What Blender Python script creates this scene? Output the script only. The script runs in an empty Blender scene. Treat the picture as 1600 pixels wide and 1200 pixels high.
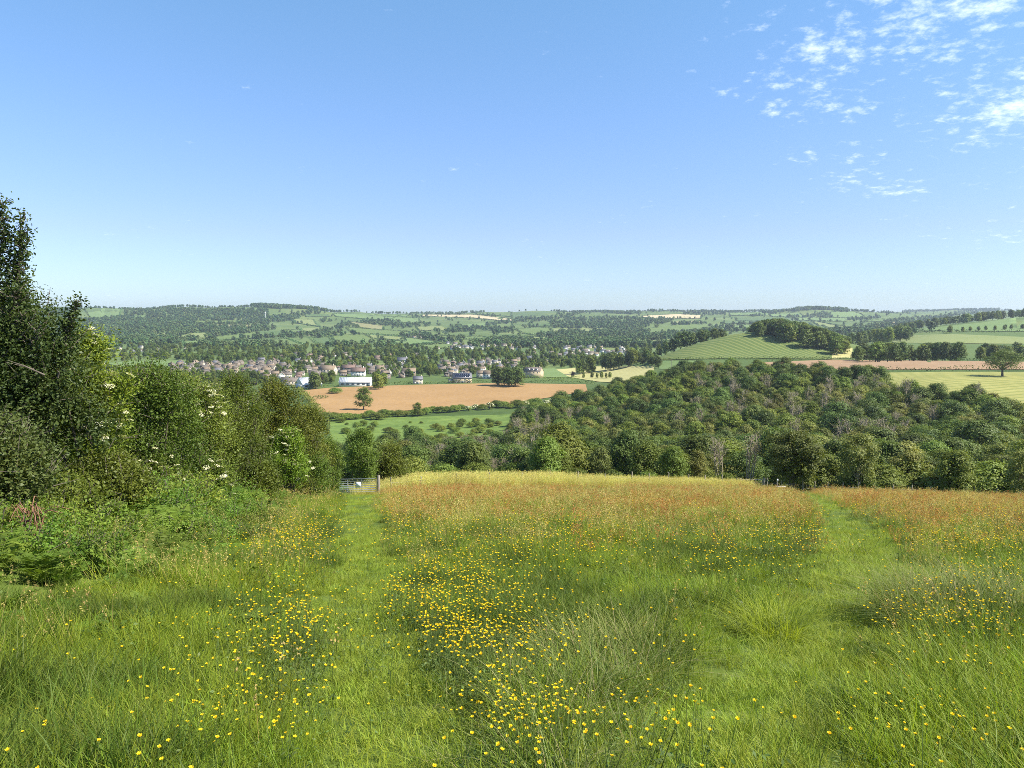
import bpy, math, random
import numpy as np
from mathutils import Vector
R = math.radians
rng = np.random.default_rng(11)
random.seed(5)
S = bpy.context.scene
COL = S.collection
EYE, PITCH, FPX = 1.65, R(5.14), 1202.0
SUN_AZ, SUN_EL = R(103), R(46)

# ------------------------------------------------------------------ camera
cam_d = bpy.data.cameras.new("camera")
cam = bpy.data.objects.new("camera", cam_d)
COL.objects.link(cam)
cam.location = (0, 0, EYE)
cam.rotation_euler = (math.pi / 2 - PITCH, 0, 0)
cam_d.sensor_width = 36.0
cam_d.lens = FPX / 1600 * 36.0
cam_d.clip_start = 0.1
cam_d.clip_end = 30000
S.camera = cam


# ------------------------------------------------------------------ terrain function
def slope_of(row):                       # drop per metre of depth of the sight line through a row of the picture
    v = (600.0 - np.asarray(row, float)) / FPX
    return -(-math.sin(PITCH) + v * math.cos(PITCH)) / (math.cos(PITCH) + v * math.sin(PITCH))


def zr(d, row):
    return EYE - slope_of(row) * d


def pchip(x, y, xi):
    x = np.asarray(x, float); y = np.asarray(y, float); xi = np.clip(xi, x[0], x[-1])
    h = np.diff(x)[:, None]; d = np.diff(y, axis=0) / h
    m = np.zeros_like(y); m[0] = d[0]; m[-1] = d[-1]
    a, b = d[:-1], d[1:]
    w1 = 2 * h[1:] + h[:-1]; w2 = h[1:] + 2 * h[:-1]
    with np.errstate(divide='ignore', invalid='ignore'):
        hm = (w1 + w2) / (w1 / a + w2 / b)
    m[1:-1] = np.where(a * b > 0, hm, 0.0)
    i = np.clip(np.searchsorted(x, xi, side='right') - 1, 0, len(x) - 2)
    hh = (x[i + 1] - x[i]); t = ((xi - x[i]) / hh)[:, None]; hh = hh[:, None]
    return ((2 * t**3 - 3 * t**2 + 1) * y[i] + (t**3 - 2 * t**2 + t) * hh * m[i]
            + (-2 * t**3 + 3 * t**2) * y[i + 1] + (t**3 - t**2) * hh * m[i + 1])


PXC = [-900, -100, 100, 300, 400, 500, 700, 900, 1100, 1300, 1500, 1700, 2500]
DK = [62, 72, 100, 150, 200, 250, 300, 370, 420, 450, 520, 650, 800, 900, 1100, 1400, 1800, 2400, 3000, 3600, 4500, 6000, 7200]
ZL = [-12.71, -14.76, -20.9, -35, -44, -50, -54, -57, -58.5, -59, -59.5, -60, -60.3, -60.5, -60.5, -60]
Z9 = [-12.71, -14.76, -20.9, -35, -43, -47.5, -50, -52.5, -54, -55, -57, -58.5, -60, -60, -60, -60]
Z11 = [-12.71, -14.76, -21.3, -34.5, -41.5, -43.5, -43, -41, -39.5, -39, -39.5, -41, -43, -45, -48, -52]
Z13 = [-12.71, -14.9, -22.5, -33.5, -39.5, -40, -38, -34, -31.5, -31, -32.5, -37.5, -40, -41, -44, -46]
Z15 = [-12.71, -14.9, -22.5, -32.5, -37.5, -37, -33.5, -28.8, -28.6, -28.4, -29.6, -37, -34, zr(900, 530), zr(1100, 517), zr(1400, 505)]
Z17 = [-12.71, -14.9, -22.5, -32.5, -37, -36, -33, -28.8, -28.6, -28.4, -29.6, -36, -32, zr(900, 527), zr(1100, 508), zr(1400, 490)]
near = {-900: ZL, -100: ZL, 100: ZL, 300: ZL, 400: ZL, 500: ZL, 700: ZL, 900: Z9, 1100: Z11, 1300: Z13, 1500: Z15, 1700: Z17, 2500: Z17}
FARROW = {  # 1800 2400 3000 3600 4500 6000 7200
    -900: [534, 516, 498, 485, 484, 496, 505], -100: [534, 516, 498, 485, 484, 496, 505], 100: [534, 516, 497, 482, 484, 496, 505],
    300: [534, 516, 498, 483, 486, 496, 505], 400: [534, 517, 500, 483.5, 488, 496, 505], 500: [534, 517, 503, 488, 491, 497, 505],
    700: [534, 519, 507, 498, 490.5, 496, 505], 900: [533, 516, 502, 493, 489, 496, 505], 1100: [527, 512, 502, 494, 488.5, 496, 505],
    1300: [522, 511, 503, 494, 489.5, 492, 505], 1500: [510, 508, 501, 494, 491, 486, 496], 1700: [498, 500, 499, 494, 491, 488, 500],
    2500: [498, 500, 499, 494, 491, 488, 500]}
TAB = np.zeros((len(DK), len(PXC)))
for j, p in enumerate(PXC):
    TAB[:16, j] = near[p]
    for k, rw in enumerate(FARROW[p]):
        TAB[16 + k, j] = zr(DK[16 + k], rw)
TG = np.linspace((PXC[0] - 800) / FPX, (PXC[-1] - 800) / FPX, 241)
LG = np.linspace(math.log(62), math.log(7200), 420)
_a = pchip(np.log(DK), TAB, LG)
_b = pchip([(p - 800) / FPX for p in PXC], _a.T, TG)      # (t, d)
TABF = _b
WAVES = [(rng.uniform(250, 900), rng.uniform(0, 2 * math.pi), rng.uniform(0, 6.28)) for _ in range(7)]
BUMPS = [(0.312 * 765, 765, 22.5, 60, 44), (0.385 * 788, 788, 9.5, 46, 40), (0.40 * 3800, 3800, 22, 160, 260), (-0.31 * 3600, 3600, 13, 190, 260),
         (-0.02 * 4500, 4500, 6, 300, 300), (-13.5, 63, -.6, 4.5, 7)]


def T(x, y):
    x = np.asarray(x, float); y = np.asarray(y, float)
    yy = np.maximum(y, 62.0)
    t = np.clip(x / np.maximum(y, 20.0), TG[0], TG[-1] - 1e-6)
    ft = (t - TG[0]) / (TG[1] - TG[0]); it = np.clip(ft.astype(int), 0, len(TG) - 2); ft = ft - it
    fd = (np.log(np.minimum(yy, 7199)) - LG[0]) / (LG[1] - LG[0]); idd = np.clip(fd.astype(int), 0, len(LG) - 2); fd = fd - idd
    z = ((TABF[it, idd] * (1 - ft) + TABF[it + 1, idd] * ft) * (1 - fd) + (TABF[it, idd + 1] * (1 - ft) + TABF[it + 1, idd + 1] * ft) * fd)
    z = np.where(y < 62.0, -0.205 * y, z)
    for bx, by, h, sx, sy in BUMPS:
        z = z + h * np.exp(-0.5 * (((x - bx) / sx) ** 2 + ((y - by) / sy) ** 2))
    amp = np.clip((y - 1500) / 1500, 0, 1) * 2.2
    for wl, an, ph in WAVES:
        z = z + amp * np.sin((x * math.cos(an) + y * math.sin(an)) * 2 * math.pi / wl + ph)
    nb = np.clip((75 - y) / 20, 0, 1)
    z = z + nb * (0.05 * np.sin(x * 1.9 + 0.7 * y) * np.sin(y * 1.3 - 0.4 * x) + 0.07 * np.sin(x * .55 + 1.3) * np.sin(y * .41 + .5))
    z = z - .95 * np.clip((x - 8) / 36, 0, 1.3) ** 1.3 * np.clip(y / 45, 0, 1) * np.clip((150 - y) / 60, 0, 1)
    bank = np.clip((-0.2 * y - 3.2 - x) / 2.5, 0, 1) * nb * np.clip((y + 2) / 6, 0, 1)
    z = z + 0.45 * bank * bank * (3 - 2 * bank)
    return z


def ray(px, py):
    u = (px - 800.0) / FPX; v = (600.0 - py) / FPX
    cp, sp = math.cos(PITCH), math.sin(PITCH)
    return u, cp + v * sp, -sp + v * cp


DM = np.concatenate([np.arange(2.5, 80, 0.1), np.exp(np.arange(math.log(80), math.log(7190), 0.0012))])


def unproj(px, py):                      # where the sight line through a point of the picture meets the ground
    for _ in range(60):
        u, dy, dz = ray(px, py)
        x = u / dy * DM; z = EYE + dz / dy * DM
        below = z <= T(x, DM)
        if below.any():
            i = int(np.argmax(below))
            return float(x[i]), float(DM[i])
        py += 0.5
    return float(u / dy * 6000), 6000.0


def project(x, y, z):
    cp, sp = math.cos(PITCH), math.sin(PITCH)
    dz = z - EYE
    f = y * cp - dz * sp; up = y * sp + dz * cp
    return 800 + FPX * x / f, 600 - FPX * up / f


# ------------------------------------------------------------------ mesh helpers
def mesh_np(name, V, polys, mats=(), midx=None, smooth=False):
    if not isinstance(polys, list):
        polys = [polys]
    polys = [np.asarray(p, dtype=np.int32) for p in polys if len(p)]
    me = bpy.data.meshes.new(name)
    V = np.asarray(V, dtype=np.float32)
    me.vertices.add(len(V)); me.vertices.foreach_set("co", V.ravel())
    tot = np.concatenate([np.full(len(p), p.shape[1], dtype=np.int32) for p in polys])
    lv = np.concatenate([p.ravel() for p in polys])
    st = np.concatenate([[0], np.cumsum(tot)[:-1]]).astype(np.int32)
    me.loops.add(len(lv)); me.loops.foreach_set("vertex_index", lv)
    me.polygons.add(len(tot)); me.polygons.foreach_set("loop_start", st)
    for m in mats:
        me.materials.append(m)
    if midx is not None:
        me.polygons.foreach_set("material_index", np.asarray(midx, dtype=np.int32))
    if smooth:
        me.polygons.foreach_set("use_smooth", np.ones(len(tot), dtype=bool))
    me.update(calc_edges=True)
    return me


def link(name, me, parent=None, loc=(0, 0, 0), rz=0.0, scl=None, kind=None, label=None, cat=None, group=None):
    o = bpy.data.objects.new(name, me)
    COL.objects.link(o)
    if parent is not None:
        o.parent = parent
    o.location = loc; o.rotation_euler = (0, 0, rz)
    if scl is not None:
        o.scale = scl if hasattr(scl, '__len__') else (scl, scl, scl)
    if kind: o["kind"] = kind
    if label: o["label"] = label
    if cat: o["category"] = cat
    if group: o["group"] = group
    return o


class MB:                                # collects shapes of several materials into one mesh
    def __init__(s):
        s.V = []; s.P = {}; s.n = 0

    def add(s, V, F, m=0):
        V = np.asarray(V, float); F = np.asarray(F, int)
        s.V.append(V); s.P.setdefault((F.shape[1], m), []).append(F + s.n); s.n += len(V)

    def box(s, lo, hi, m=0, rz=0.0, c=(0, 0, 0)):
        x0, y0, z0 = lo; x1, y1, z1 = hi
        V = np.array([[x0, y0, z0], [x1, y0, z0], [x1, y1, z0], [x0, y1, z0], [x0, y0, z1], [x1, y0, z1], [x1, y1, z1], [x0, y1, z1]], float)
        if rz:
            ca, sa = math.cos(rz), math.sin(rz)
            V = np.stack([V[:, 0] * ca - V[:, 1] * sa, V[:, 0] * sa + V[:, 1] * ca, V[:, 2]], 1)
        s.add(V + np.array(c), [[0, 3, 2, 1], [4, 5, 6, 7], [0, 1, 5, 4], [1, 2, 6, 5], [2, 3, 7, 6], [3, 0, 4, 7]], m)

    def tube(s, P, r, k=6, m=0):
        V, F = tube(P, r, k); s.add(V, F, m)

    def build(s, name, mats, smooth=False):
        polys = []; mi = []
        for (k, m), L in s.P.items():
            p = np.concatenate(L); polys.append(p); mi += [m] * len(p)
        return mesh_np(name, np.concatenate(s.V), polys, mats, mi, smooth)


def tube(P, r, k=6):
    P = np.asarray(P, float); n = len(P); r = np.broadcast_to(np.asarray(r, float), (n,))
    tan = np.gradient(P, axis=0); tan /= np.linalg.norm(tan, axis=1)[:, None] + 1e-9
    ref = np.array([0.31, 0.17, 0.05]) if abs(tan[:, 2]).mean() > .7 else np.array([0, 0, 1.0])
    a = np.cross(tan, ref); a /= np.linalg.norm(a, axis=1)[:, None] + 1e-9
    b = np.cross(tan, a)
    th = np.arange(k) * 2 * math.pi / k
    V = (P[:, None] + r[:, None, None] * (a[:, None] * np.cos(th)[None, :, None] + b[:, None] * np.sin(th)[None, :, None])).reshape(-1, 3)
    i = np.arange(n - 1)[:, None] * k; j = np.arange(k)[None]; j2 = (j + 1) % k
    F = np.stack([i + j, i + j2, i + k + j2, i + k + j], -1).reshape(-1, 4)
    return V, F


def norm(a):
    return a / (np.linalg.norm(a, axis=-1, keepdims=True) + 1e-9)


def leaf_quads(C, A, N, L, W):
    A = norm(A - N * (A * N).sum(1, keepdims=True)); B = np.cross(N, A)
    L = np.broadcast_to(L, (len(C),))[:, None]; W = np.broadcast_to(W, (len(C),))[:, None]
    V = np.stack([C - A * L * .5, C + B * W * .5 - A * L * .06 + N * W * .12, C + A * L * .5, C - B * W * .5 - A * L * .06 + N * W * .12], 1).reshape(-1, 3)
    F = np.arange(len(C) * 4).reshape(-1, 4)
    return V, F


# ------------------------------------------------------------------ materials
def newmat(name):
    m = bpy.data.materials.new(name); m.use_nodes = True
    nt = m.node_tree; nt.nodes.clear()
    out = nt.nodes.new("ShaderNodeOutputMaterial")
    return m, nt, out


def nd(nt, typ, **kw):
    n = nt.nodes.new(typ)
    for k, v in kw.items():
        if k in ("inp",):
            for a, b in v.items():
                n.inputs[a].default_value = b
        else:
            setattr(n, k, v)
    return n


def c4(c):
    return (c[0], c[1], c[2], 1.0)


def noise_of(nt, scale, detail=4, rough=.6, coord="obj", vec=None):
    n = nd(nt, "ShaderNodeTexNoise", inp={"Scale": scale, "Detail": detail, "Roughness": rough})
    if vec is None:
        if coord == "pos":
            vec = nd(nt, "ShaderNodeNewGeometry").outputs["Position"]
        else:
            vec = nd(nt, "ShaderNodeTexCoord").outputs["Object"]
    nt.links.new(vec, n.inputs["Vector"])
    return n.outputs["Fac"]


def ramp(nt, fac, stops):
    r = nd(nt, "ShaderNodeValToRGB")
    e = r.color_ramp.elements
    while len(e) < len(stops):
        e.new(0.5)
    for k, (p, c) in enumerate(stops):
        e[k].position = p; e[k].color = c4(c)
    nt.links.new(fac, r.inputs["Fac"])
    return r.outputs["Color"]


def mixc(nt, fac, a, b, blend='MIX'):
    m = nd(nt, "ShaderNodeMix", data_type='RGBA', blend_type=blend)
    for s, v in ((0, fac), (6, a), (7, b)):
        if isinstance(v, bpy.types.NodeSocket):
            nt.links.new(v, m.inputs[s])
        else:
            m.inputs[s].default_value = c4(v) if s else v
    return m.outputs[2]


def leaf_mat(name, c1, c2, trans=.35, scale=.6, hue=.02, val=.32, rough=.55, pos=False):
    m, nt, out = newmat(name)
    f = noise_of(nt, scale, 2, .5, "pos" if pos else "obj")
    col = ramp(nt, f, [(.35, c1), (.65, c2)])
    oi = nd(nt, "ShaderNodeObjectInfo")
    hsv = nd(nt, "ShaderNodeHueSaturation")
    mh = nd(nt, "ShaderNodeMapRange", inp={"To Min": .5 - hue, "To Max": .5 + hue})
    nt.links.new(oi.outputs["Random"], mh.inputs["Value"]); nt.links.new(mh.outputs[0], hsv.inputs["Hue"])
    mul = nd(nt, "ShaderNodeMath", operation='MULTIPLY', inp={1: 7.31}); fr = nd(nt, "ShaderNodeMath", operation='FRACT')
    nt.links.new(oi.outputs["Random"], mul.inputs[0]); nt.links.new(mul.outputs[0], fr.inputs[0])
    mv = nd(nt, "ShaderNodeMapRange", inp={"To Min": 1 - val, "To Max": 1 + val})
    nt.links.new(fr.outputs[0], mv.inputs["Value"]); nt.links.new(mv.outputs[0], hsv.inputs["Value"])
    nt.links.new(col, hsv.inputs["Color"])
    b = nd(nt, "ShaderNodeBsdfPrincipled", inp={"Roughness": rough, "Specular IOR Level": .18})
    nt.links.new(hsv.outputs["Color"], b.inputs["Base Color"])
    if trans > 0:
        t = nd(nt, "ShaderNodeBsdfTranslucent")
        tc = mixc(nt, 1.0, hsv.outputs["Color"], (1.25, 1.25, .55), 'MULTIPLY')
        nt.links.new(tc, t.inputs["Color"])
        mx = nd(nt, "ShaderNodeMixShader", inp={0: trans})
        nt.links.new(b.outputs[0], mx.inputs[1]); nt.links.new(t.outputs[0], mx.inputs[2])
        nt.links.new(mx.outputs[0], out.inputs["Surface"])
    else:
        nt.links.new(b.outputs[0], out.inputs["Surface"])
    return m


def plain_mat(name, c1, c2=None, scale=3.0, rough=.85, detail=5, spec=.3, stretch=None, metal=0.0, pos=False):
    m, nt, out = newmat(name)
    c2 = c2 or tuple(v * .75 for v in c1)
    vec = nd(nt, "ShaderNodeNewGeometry").outputs["Position"] if pos else nd(nt, "ShaderNodeTexCoord").outputs["Object"]
    if stretch:
        mp = nd(nt, "ShaderNodeMapping"); mp.inputs["Scale"].default_value = stretch
        nt.links.new(vec, mp.inputs["Vector"]); vec = mp.outputs[0]
    f = noise_of(nt, scale, detail, .6, vec=vec)
    col = ramp(nt, f, [(.3, c2), (.7, c1)])
    b = nd(nt, "ShaderNodeBsdfPrincipled", inp={"Roughness": rough, "Specular IOR Level": spec, "Metallic": metal})
    nt.links.new(col, b.inputs["Base Color"]); nt.links.new(b.outputs[0], out.inputs["Surface"])
    return m


def field_mat(name, c1, c2, ang=0.0, wl=0.0, stripe=None, nscale=.02, amt=.5, fine=.25, distort=1.5):
    """A field seen from above: soft patches, plus sown rows or tramlines running across it."""
    m, nt, out = newmat(name)
    pos = nd(nt, "ShaderNodeNewGeometry").outputs["Position"]
    f = noise_of(nt, nscale, 5, .6, vec=pos)
    col = ramp(nt, f, [(.3, c1), (.7, c2)])
    f2 = noise_of(nt, fine, 4, .7, vec=pos)
    col = mixc(nt, .35, col, ramp(nt, f2, [(.3, tuple(v * .7 for v in c1)), (.7, tuple(v * 1.25 for v in c2))]))
    if wl:
        mp = nd(nt, "ShaderNodeMapping"); mp.inputs["Rotation"].default_value = (0, 0, ang)
        nt.links.new(pos, mp.inputs["Vector"])
        w = nd(nt, "ShaderNodeTexWave", wave_type='BANDS', bands_direction='X',
               inp={"Scale": 0.314159 / wl, "Distortion": distort, "Detail": 2.0, "Detail Scale": .15})
        nt.links.new(mp.outputs[0], w.inputs["Vector"])
        r = ramp(nt, w.outputs["Fac"], [(.55, (0, 0, 0)), (.95, (1, 1, 1))])
        g = nd(nt, "ShaderNodeMath", operation='MULTIPLY', inp={1: amt}); nt.links.new(r, g.inputs[0])
        col = mixc(nt, g.outputs[0], col, stripe)
    b = nd(nt, "ShaderNodeBsdfPrincipled", inp={"Roughness": .95, "Specular IOR Level": .1})
    nt.links.new(col, b.inputs["Base Color"]); nt.links.new(b.outputs[0], out.inputs["Surface"])
    return m


L_DARK = leaf_mat("leaf dark", (0.08, 0.115, 0.024), (0.122, 0.165, 0.036), .22, .25)
L_MID = leaf_mat("leaf mid", (0.128, 0.168, 0.026), (0.188, 0.228, 0.042), .28, .25)
L_OLIVE = leaf_mat("leaf olive", (0.16, 0.17, 0.04), (0.22, 0.228, 0.058), .28, .25)
L_LIGHT = leaf_mat("leaf light", (0.135, 0.195, 0.03), (0.19, 0.255, 0.046), .3, .25)
L_HEDGE = leaf_mat("leaf hedge", (0.084, 0.12, 0.019), (0.146, 0.186, 0.028), .3, .8, .02, .2, .45)
L_HEDGE2 = leaf_mat("leaf hedge olive", (0.108, 0.138, 0.021), (0.172, 0.204, 0.034), .3, .8, .02, .2, .45)
L_ELDER = leaf_mat("leaf elder", (0.15, 0.22, 0.024), (0.225, 0.3, 0.04), .35, .8, .015, .15, .5)
L_THORN = leaf_mat("leaf thorn", (0.058, 0.086, 0.022), (0.1, 0.13, 0.034), .28, .8, .02, .2, .45)
L_COPPER = leaf_mat("leaf copper", (.030, .016, .018), (.050, .028, .026), .15, .3, .01, .1)
L_FAR = leaf_mat("leaf far", (0.076, 0.128, 0.042), (0.122, 0.176, 0.058), .15, .02, .03, .35, pos=True)
L_FERN = leaf_mat("fern frond", (.105,.170,.022), (.175,.245,.036), .4, 2.0, .02, .25)
L_BRAMBLE = leaf_mat("bramble leaf", (.135,.195,.026), (.215,.275,.040), .35, 2.0, .03, .3)
G_MID = leaf_mat("grass blade", (0.178, 0.236, 0.02), (0.266, 0.328, 0.032), .42, 1.5, .025, .3, .5)
G_SHORT = leaf_mat("short grass blade", (0.212, 0.268, 0.026), (0.286, 0.343, 0.04), .42, 1.5, .02, .25, .5)
G_DARK = leaf_mat("dark grass blade", (0.095, 0.138, 0.018), (0.15, 0.195, 0.028), .42, 1.5, .025, .3, .5)
G_BLUE = leaf_mat("tussock blade", (0.14, 0.19, 0.04), (0.21, 0.255, 0.06), .38, 1.5, .02, .25, .5)
G_SEED = leaf_mat("seed head tan", (0.4, 0.31, 0.095), (0.5, 0.4, 0.14), .35, 3.0, .02, .25, .8)
G_RED = leaf_mat("sorrel head", (0.38, 0.165, 0.05), (0.48, 0.25, 0.08), .35, 3.0, .02, .3, .8)
G_STRAW = leaf_mat("pale grass", (0.5, 0.44, 0.13), (0.64, 0.56, 0.22), .4, 1.0, .02, .2, .8)
G_DRY = leaf_mat("dry blade", (.330, .280, .130), (.420, .360, .180), .35, 1.0, .02, .2, .8)
G_STEM = leaf_mat("flower stem", (.100, .150, .035), (.150, .190, .05), .3, 2.0)
F_YEL = leaf_mat("buttercup petal", (.74, .50, .012), (.82, .60, .02), .2, 9.0, .006, .1, .75)
F_CREAM = leaf_mat("elder blossom", (.70, .66, .42), (.80, .77, .56), .3, 5.0, .005, .06, .7)
BARK = plain_mat("bark", (.16, .13, .095), (.07, .058, .042), 6, .95, stretch=(1, 1, .25))
BARK_PALE = plain_mat("pale bark", (.42, .355, .25), (.24, .20, .14), 5, .95, stretch=(1, 1, .25))
WOOD = plain_mat("weathered post", (.30, .26, .20), (.16, .135, .10), 9, .9, stretch=(1, 1, .2))
WIRE = plain_mat("fence wire", (.32, .32, .31), (.2, .2, .2), 9, .5, metal=.6)
STEEL = plain_mat("galvanised steel", (.46, .48, .47), (.30, .32, .31), 7, .5, metal=.55)
WHITE = plain_mat("white paint", (.78, .78, .76), (.66, .66, .64), 1.5, .6)


# ------------------------------------------------------------------ ground
def ground_mat():
    m, nt, out = newmat("ground")
    pos = nd(nt, "ShaderNodeNewGeometry").outputs["Position"]
    sx = nd(nt, "ShaderNodeSeparateXYZ"); nt.links.new(pos, sx.inputs[0])
    near_c = ramp(nt, noise_of(nt, 1.7, 6, .65, vec=pos), [(.3, (.055, .080, .018)), (.55, (.105, .145, .026)), (.75, (.14, .155, .045))])
    mid_c = ramp(nt, noise_of(nt, .05, 5, .6, vec=pos), [(.3, (.045, .075, .02)), (.7, (.085, .125, .032))])
    far_c = ramp(nt, noise_of(nt, .004, 6, .6, vec=pos), [(.3, (.085, .125, .040)), (.5, (.112, .155, .048)), (.7, (.165, .195, .064))])
    f1 = nd(nt, "ShaderNodeMapRange", inp={"From Min": 66.0, "From Max": 80.0}); nt.links.new(sx.outputs[1], f1.inputs[0])
    f2 = nd(nt, "ShaderNodeMapRange", inp={"From Min": 500.0, "From Max": 900.0}); nt.links.new(sx.outputs[1], f2.inputs[0])
    col = mixc(nt, f2.outputs[0], mixc(nt, f1.outputs[0], near_c, mid_c), far_c)
    b = nd(nt, "ShaderNodeBsdfPrincipled", inp={"Roughness": .95, "Specular IOR Level": .1})
    nt.links.new(col, b.inputs["Base Color"]); nt.links.new(b.outputs[0], out.inputs["Surface"])
    return m


yg = np.concatenate([np.arange(-14, 80, .45), np.exp(np.linspace(math.log(80), math.log(6990), 330))])
tg = np.linspace(-.98, .98, 331)
YY, TT = np.meshgrid(yg, tg, indexing='ij')
XX = TT * (np.maximum(YY, -14) + 26)
VV = np.stack([XX, YY, T(XX, YY)], -1).reshape(-1, 3)
ni, nj = YY.shape
ii = (np.arange(ni - 1)[:, None] * nj + np.arange(nj - 1)[None]).ravel()
FF = np.stack([ii, ii + 1, ii + nj + 1, ii + nj], 1)
link("ground", mesh_np("ground", VV, FF, [ground_mat()], smooth=True), kind="structure")

# ------------------------------------------------------------------ fields
FM = {
    'g': field_mat("field green", (.105, .150, .044), (.140, .185, .056)),
    'd': field_mat("field deep green", (.080, .125, .042), (.104, .150, .052)),
    'y': field_mat("field yellow green", (.170, .205, .070), (.215, .235, .090)),
    'b': field_mat("field olive brown", (.200, .190, .085), (.240, .225, .095)),
    'w': field_mat("field wheat", (.440, .350, .190), (.520, .430, .250)),
    'l': field_mat("field light green", (.125, .190, .062), (.160, .215, .075)),
    'soil': field_mat("ploughed orange soil", (.270, .155, .058), (.360, .218, .090), R(96), 5.5, (.300, .200, .105), .016, .5, .35, 4.0),
    'brown': field_mat("bare brown soil", (.250, .155, .085), (.335, .220, .125), R(90), 14.0, (.30, .2, .11), .02, .3, .3),
    'crop': field_mat("yellow crop rows", (.230, .225, .065), (.310, .290, .095), R(70), 5.0, (.150, .175, .045), .03, .6, .3, 2.0),
    'stripe': field_mat("striped hill crop", (.085, .125, .036), (.125, .160, .046), R(-20), 5.2, (.270, .265, .090), .014, .42, .3, 4.0),
    'pale': field_mat("pale hay field", (.360, .330, .130), (.440, .390, .170), R(70), 12.0, (.30, .30, .11), .02, .4, .2),
    'scrub': field_mat("rough pasture", (.070, .120, .028), (.165, .225, .048), nscale=.11, fine=.35),
}


def interp_poly(pts, p):
    a = np.array(pts, float); return np.interp(p, a[:, 0], a[:, 1])


FIELDS_PX = []


def field(top, bot, key, name="field", off=None, nu=24, nv=10, dmax=None):
    FIELDS_PX.append((np.array(top, float), np.array(bot, float)))
    s = np.linspace(0, 1, nu)
    def chain(pts):
        a = np.array(pts, float)
        L = np.concatenate([[0], np.cumsum(np.abs(np.diff(a[:, 0])) + 1e-3)]); L /= L[-1]
        return np.interp(s, L, a[:, 0]), np.interp(s, L, a[:, 1])
    tx, ty = chain(top); bx, by = chain(bot)
    A = np.array([unproj(p, r) for p, r in zip(tx, ty)]); B = np.array([unproj(p, r) for p, r in zip(bx, by)])
    if dmax:
        for M in (A, B):
            q = np.minimum(1, dmax / M[:, 1]); M *= q[:, None]
    w = np.linspace(0, 1, nv)[:, None, None]
    P = A[None] * (1 - w) + B[None] * w
    d = P[..., 1].mean()
    o = off if off is not None else .12 + d * .00035
    Z = T(P[..., 0], P[..., 1]) + o
    V = np.concatenate([P, Z[..., None]], -1).reshape(-1, 3)
    i = (np.arange(nv - 1)[:, None] * nu + np.arange(nu - 1)[None]).ravel()
    link(name, mesh_np(name, V, np.stack([i, i + nu, i + nu + 1, i + 1], 1), [FM[key]], smooth=True), kind="structure")
    return A, B


FAR = [
    ([(122, 480), (195, 480)], [(150, 500), (186, 496)], 'l'), ([(228, 524), (268, 519)], [(232, 528), (262, 526)], 'y'),
    ([(268, 528), (298, 521), (322, 520)], [(275, 532), (330, 529)], 'y'), ([(333, 527), (402, 519)], [(340, 532), (402, 529)], 'g'),
    ([(285, 534), (345, 532)], [(290, 541), (347, 538)], 'l'), ([(349, 534), (402, 532)], [(347, 541), (402, 541)], 'g'),
    ([(195, 512), (215, 511)], [(195, 515), (216, 515)], 'l'), ([(205, 494), (228, 493)], [(205, 497), (225, 498)], 'l'),
    ([(300, 514), (325, 511)], [(298, 517), (330, 515)], 'l'), ([(154, 538), (172, 537)], [(152, 541), (175, 541)], 'w'),
    ([(458, 499), (490, 500)], [(460, 505), (500, 511)], 'y'), ([(470, 514), (500, 512)], [(475, 520), (505, 521)], 'y'),
    ([(404, 517), (440, 517)], [(404, 530), (442, 525)], 'd'), ([(404, 533), (450, 530)], [(404, 542), (480, 540)], 'g'),
    ([(444, 516), (468, 516)], [(446, 523), (490, 523)], 'g'), ([(485, 529), (514, 527)], [(500, 540), (527, 539)], 'd'),
    ([(517, 526), (590, 522)], [(531, 538), (592, 536)], 'g'), ([(540, 512), (640, 519)], [(560, 522), (640, 526)], 'g'),
    ([(548, 503), (597, 509)], [(552, 511), (597, 517)], 'b'), ([(570, 523), (632, 527)], [(582, 530), (634, 534)], 'y'),
    ([(636, 528), (690, 534)], [(600, 536), (640, 541)], 'l'), ([(600, 495), (655, 498)], [(605, 501), (655, 508)], 'l'),
    ([(650, 511), (690, 510)], [(655, 517), (705, 518)], 'y'), ([(660, 492), (740, 492), (800, 499)], [(658, 494.5), (735, 497), (800, 503)], 'w'),
    ([(720, 508), (760, 505)], [(725, 513), (760, 513)], 'l'), ([(775, 507), (800, 506)], [(775, 514), (800, 515)], 'g'),
    ([(742, 488), (798, 487)], [(745, 491), (798, 495)], 'g'), ([(520, 491), (640, 492)], [(525, 495), (598, 501)], 'l'),
    ([(655, 540), (715, 537)], [(665, 546), (715, 544)], 'g'), ([(800, 488), (872, 488)], [(800, 499), (870, 496)], 'd'),
    ([(1003, 494), (1060, 491), (1096, 493)], [(1010, 498), (1095, 498)], 'w'), ([(860, 514), (945, 513)], [(865, 521), (945, 519)], 'y'),
    ([(802, 514), (858, 512)], [(820, 522), (868, 527)], 'g'), ([(1005, 515), (1060, 508), (1105, 507)], [(1005, 520), (1060, 521), (1105, 514)], 'g'),
    ([(985, 534), (1050, 530)], [(990, 539), (1050, 539)], 'y'), ([(1050, 503), (1090, 501)], [(1050, 506), (1100, 505)], 'b'),
    ([(1140, 489), (1200, 488)], [(1140, 493), (1200, 494)], 'l'), ([(1298, 488), (1335, 487)], [(1297, 496), (1355, 498)], 'l'),
    ([(1355, 500), (1400, 499)], [(1355, 503), (1405, 502)], 'g'), ([(1270, 502), (1310, 509)], [(1290, 512), (1335, 518)], 'y'),
    ([(1200, 491), (1250, 490)], [(1205, 495), (1260, 496)], 'l'), ([(1375, 505), (1400, 503)], [(1377, 508), (1400, 508)], 'w'),
]
HEDGE_EDGES = []


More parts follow.
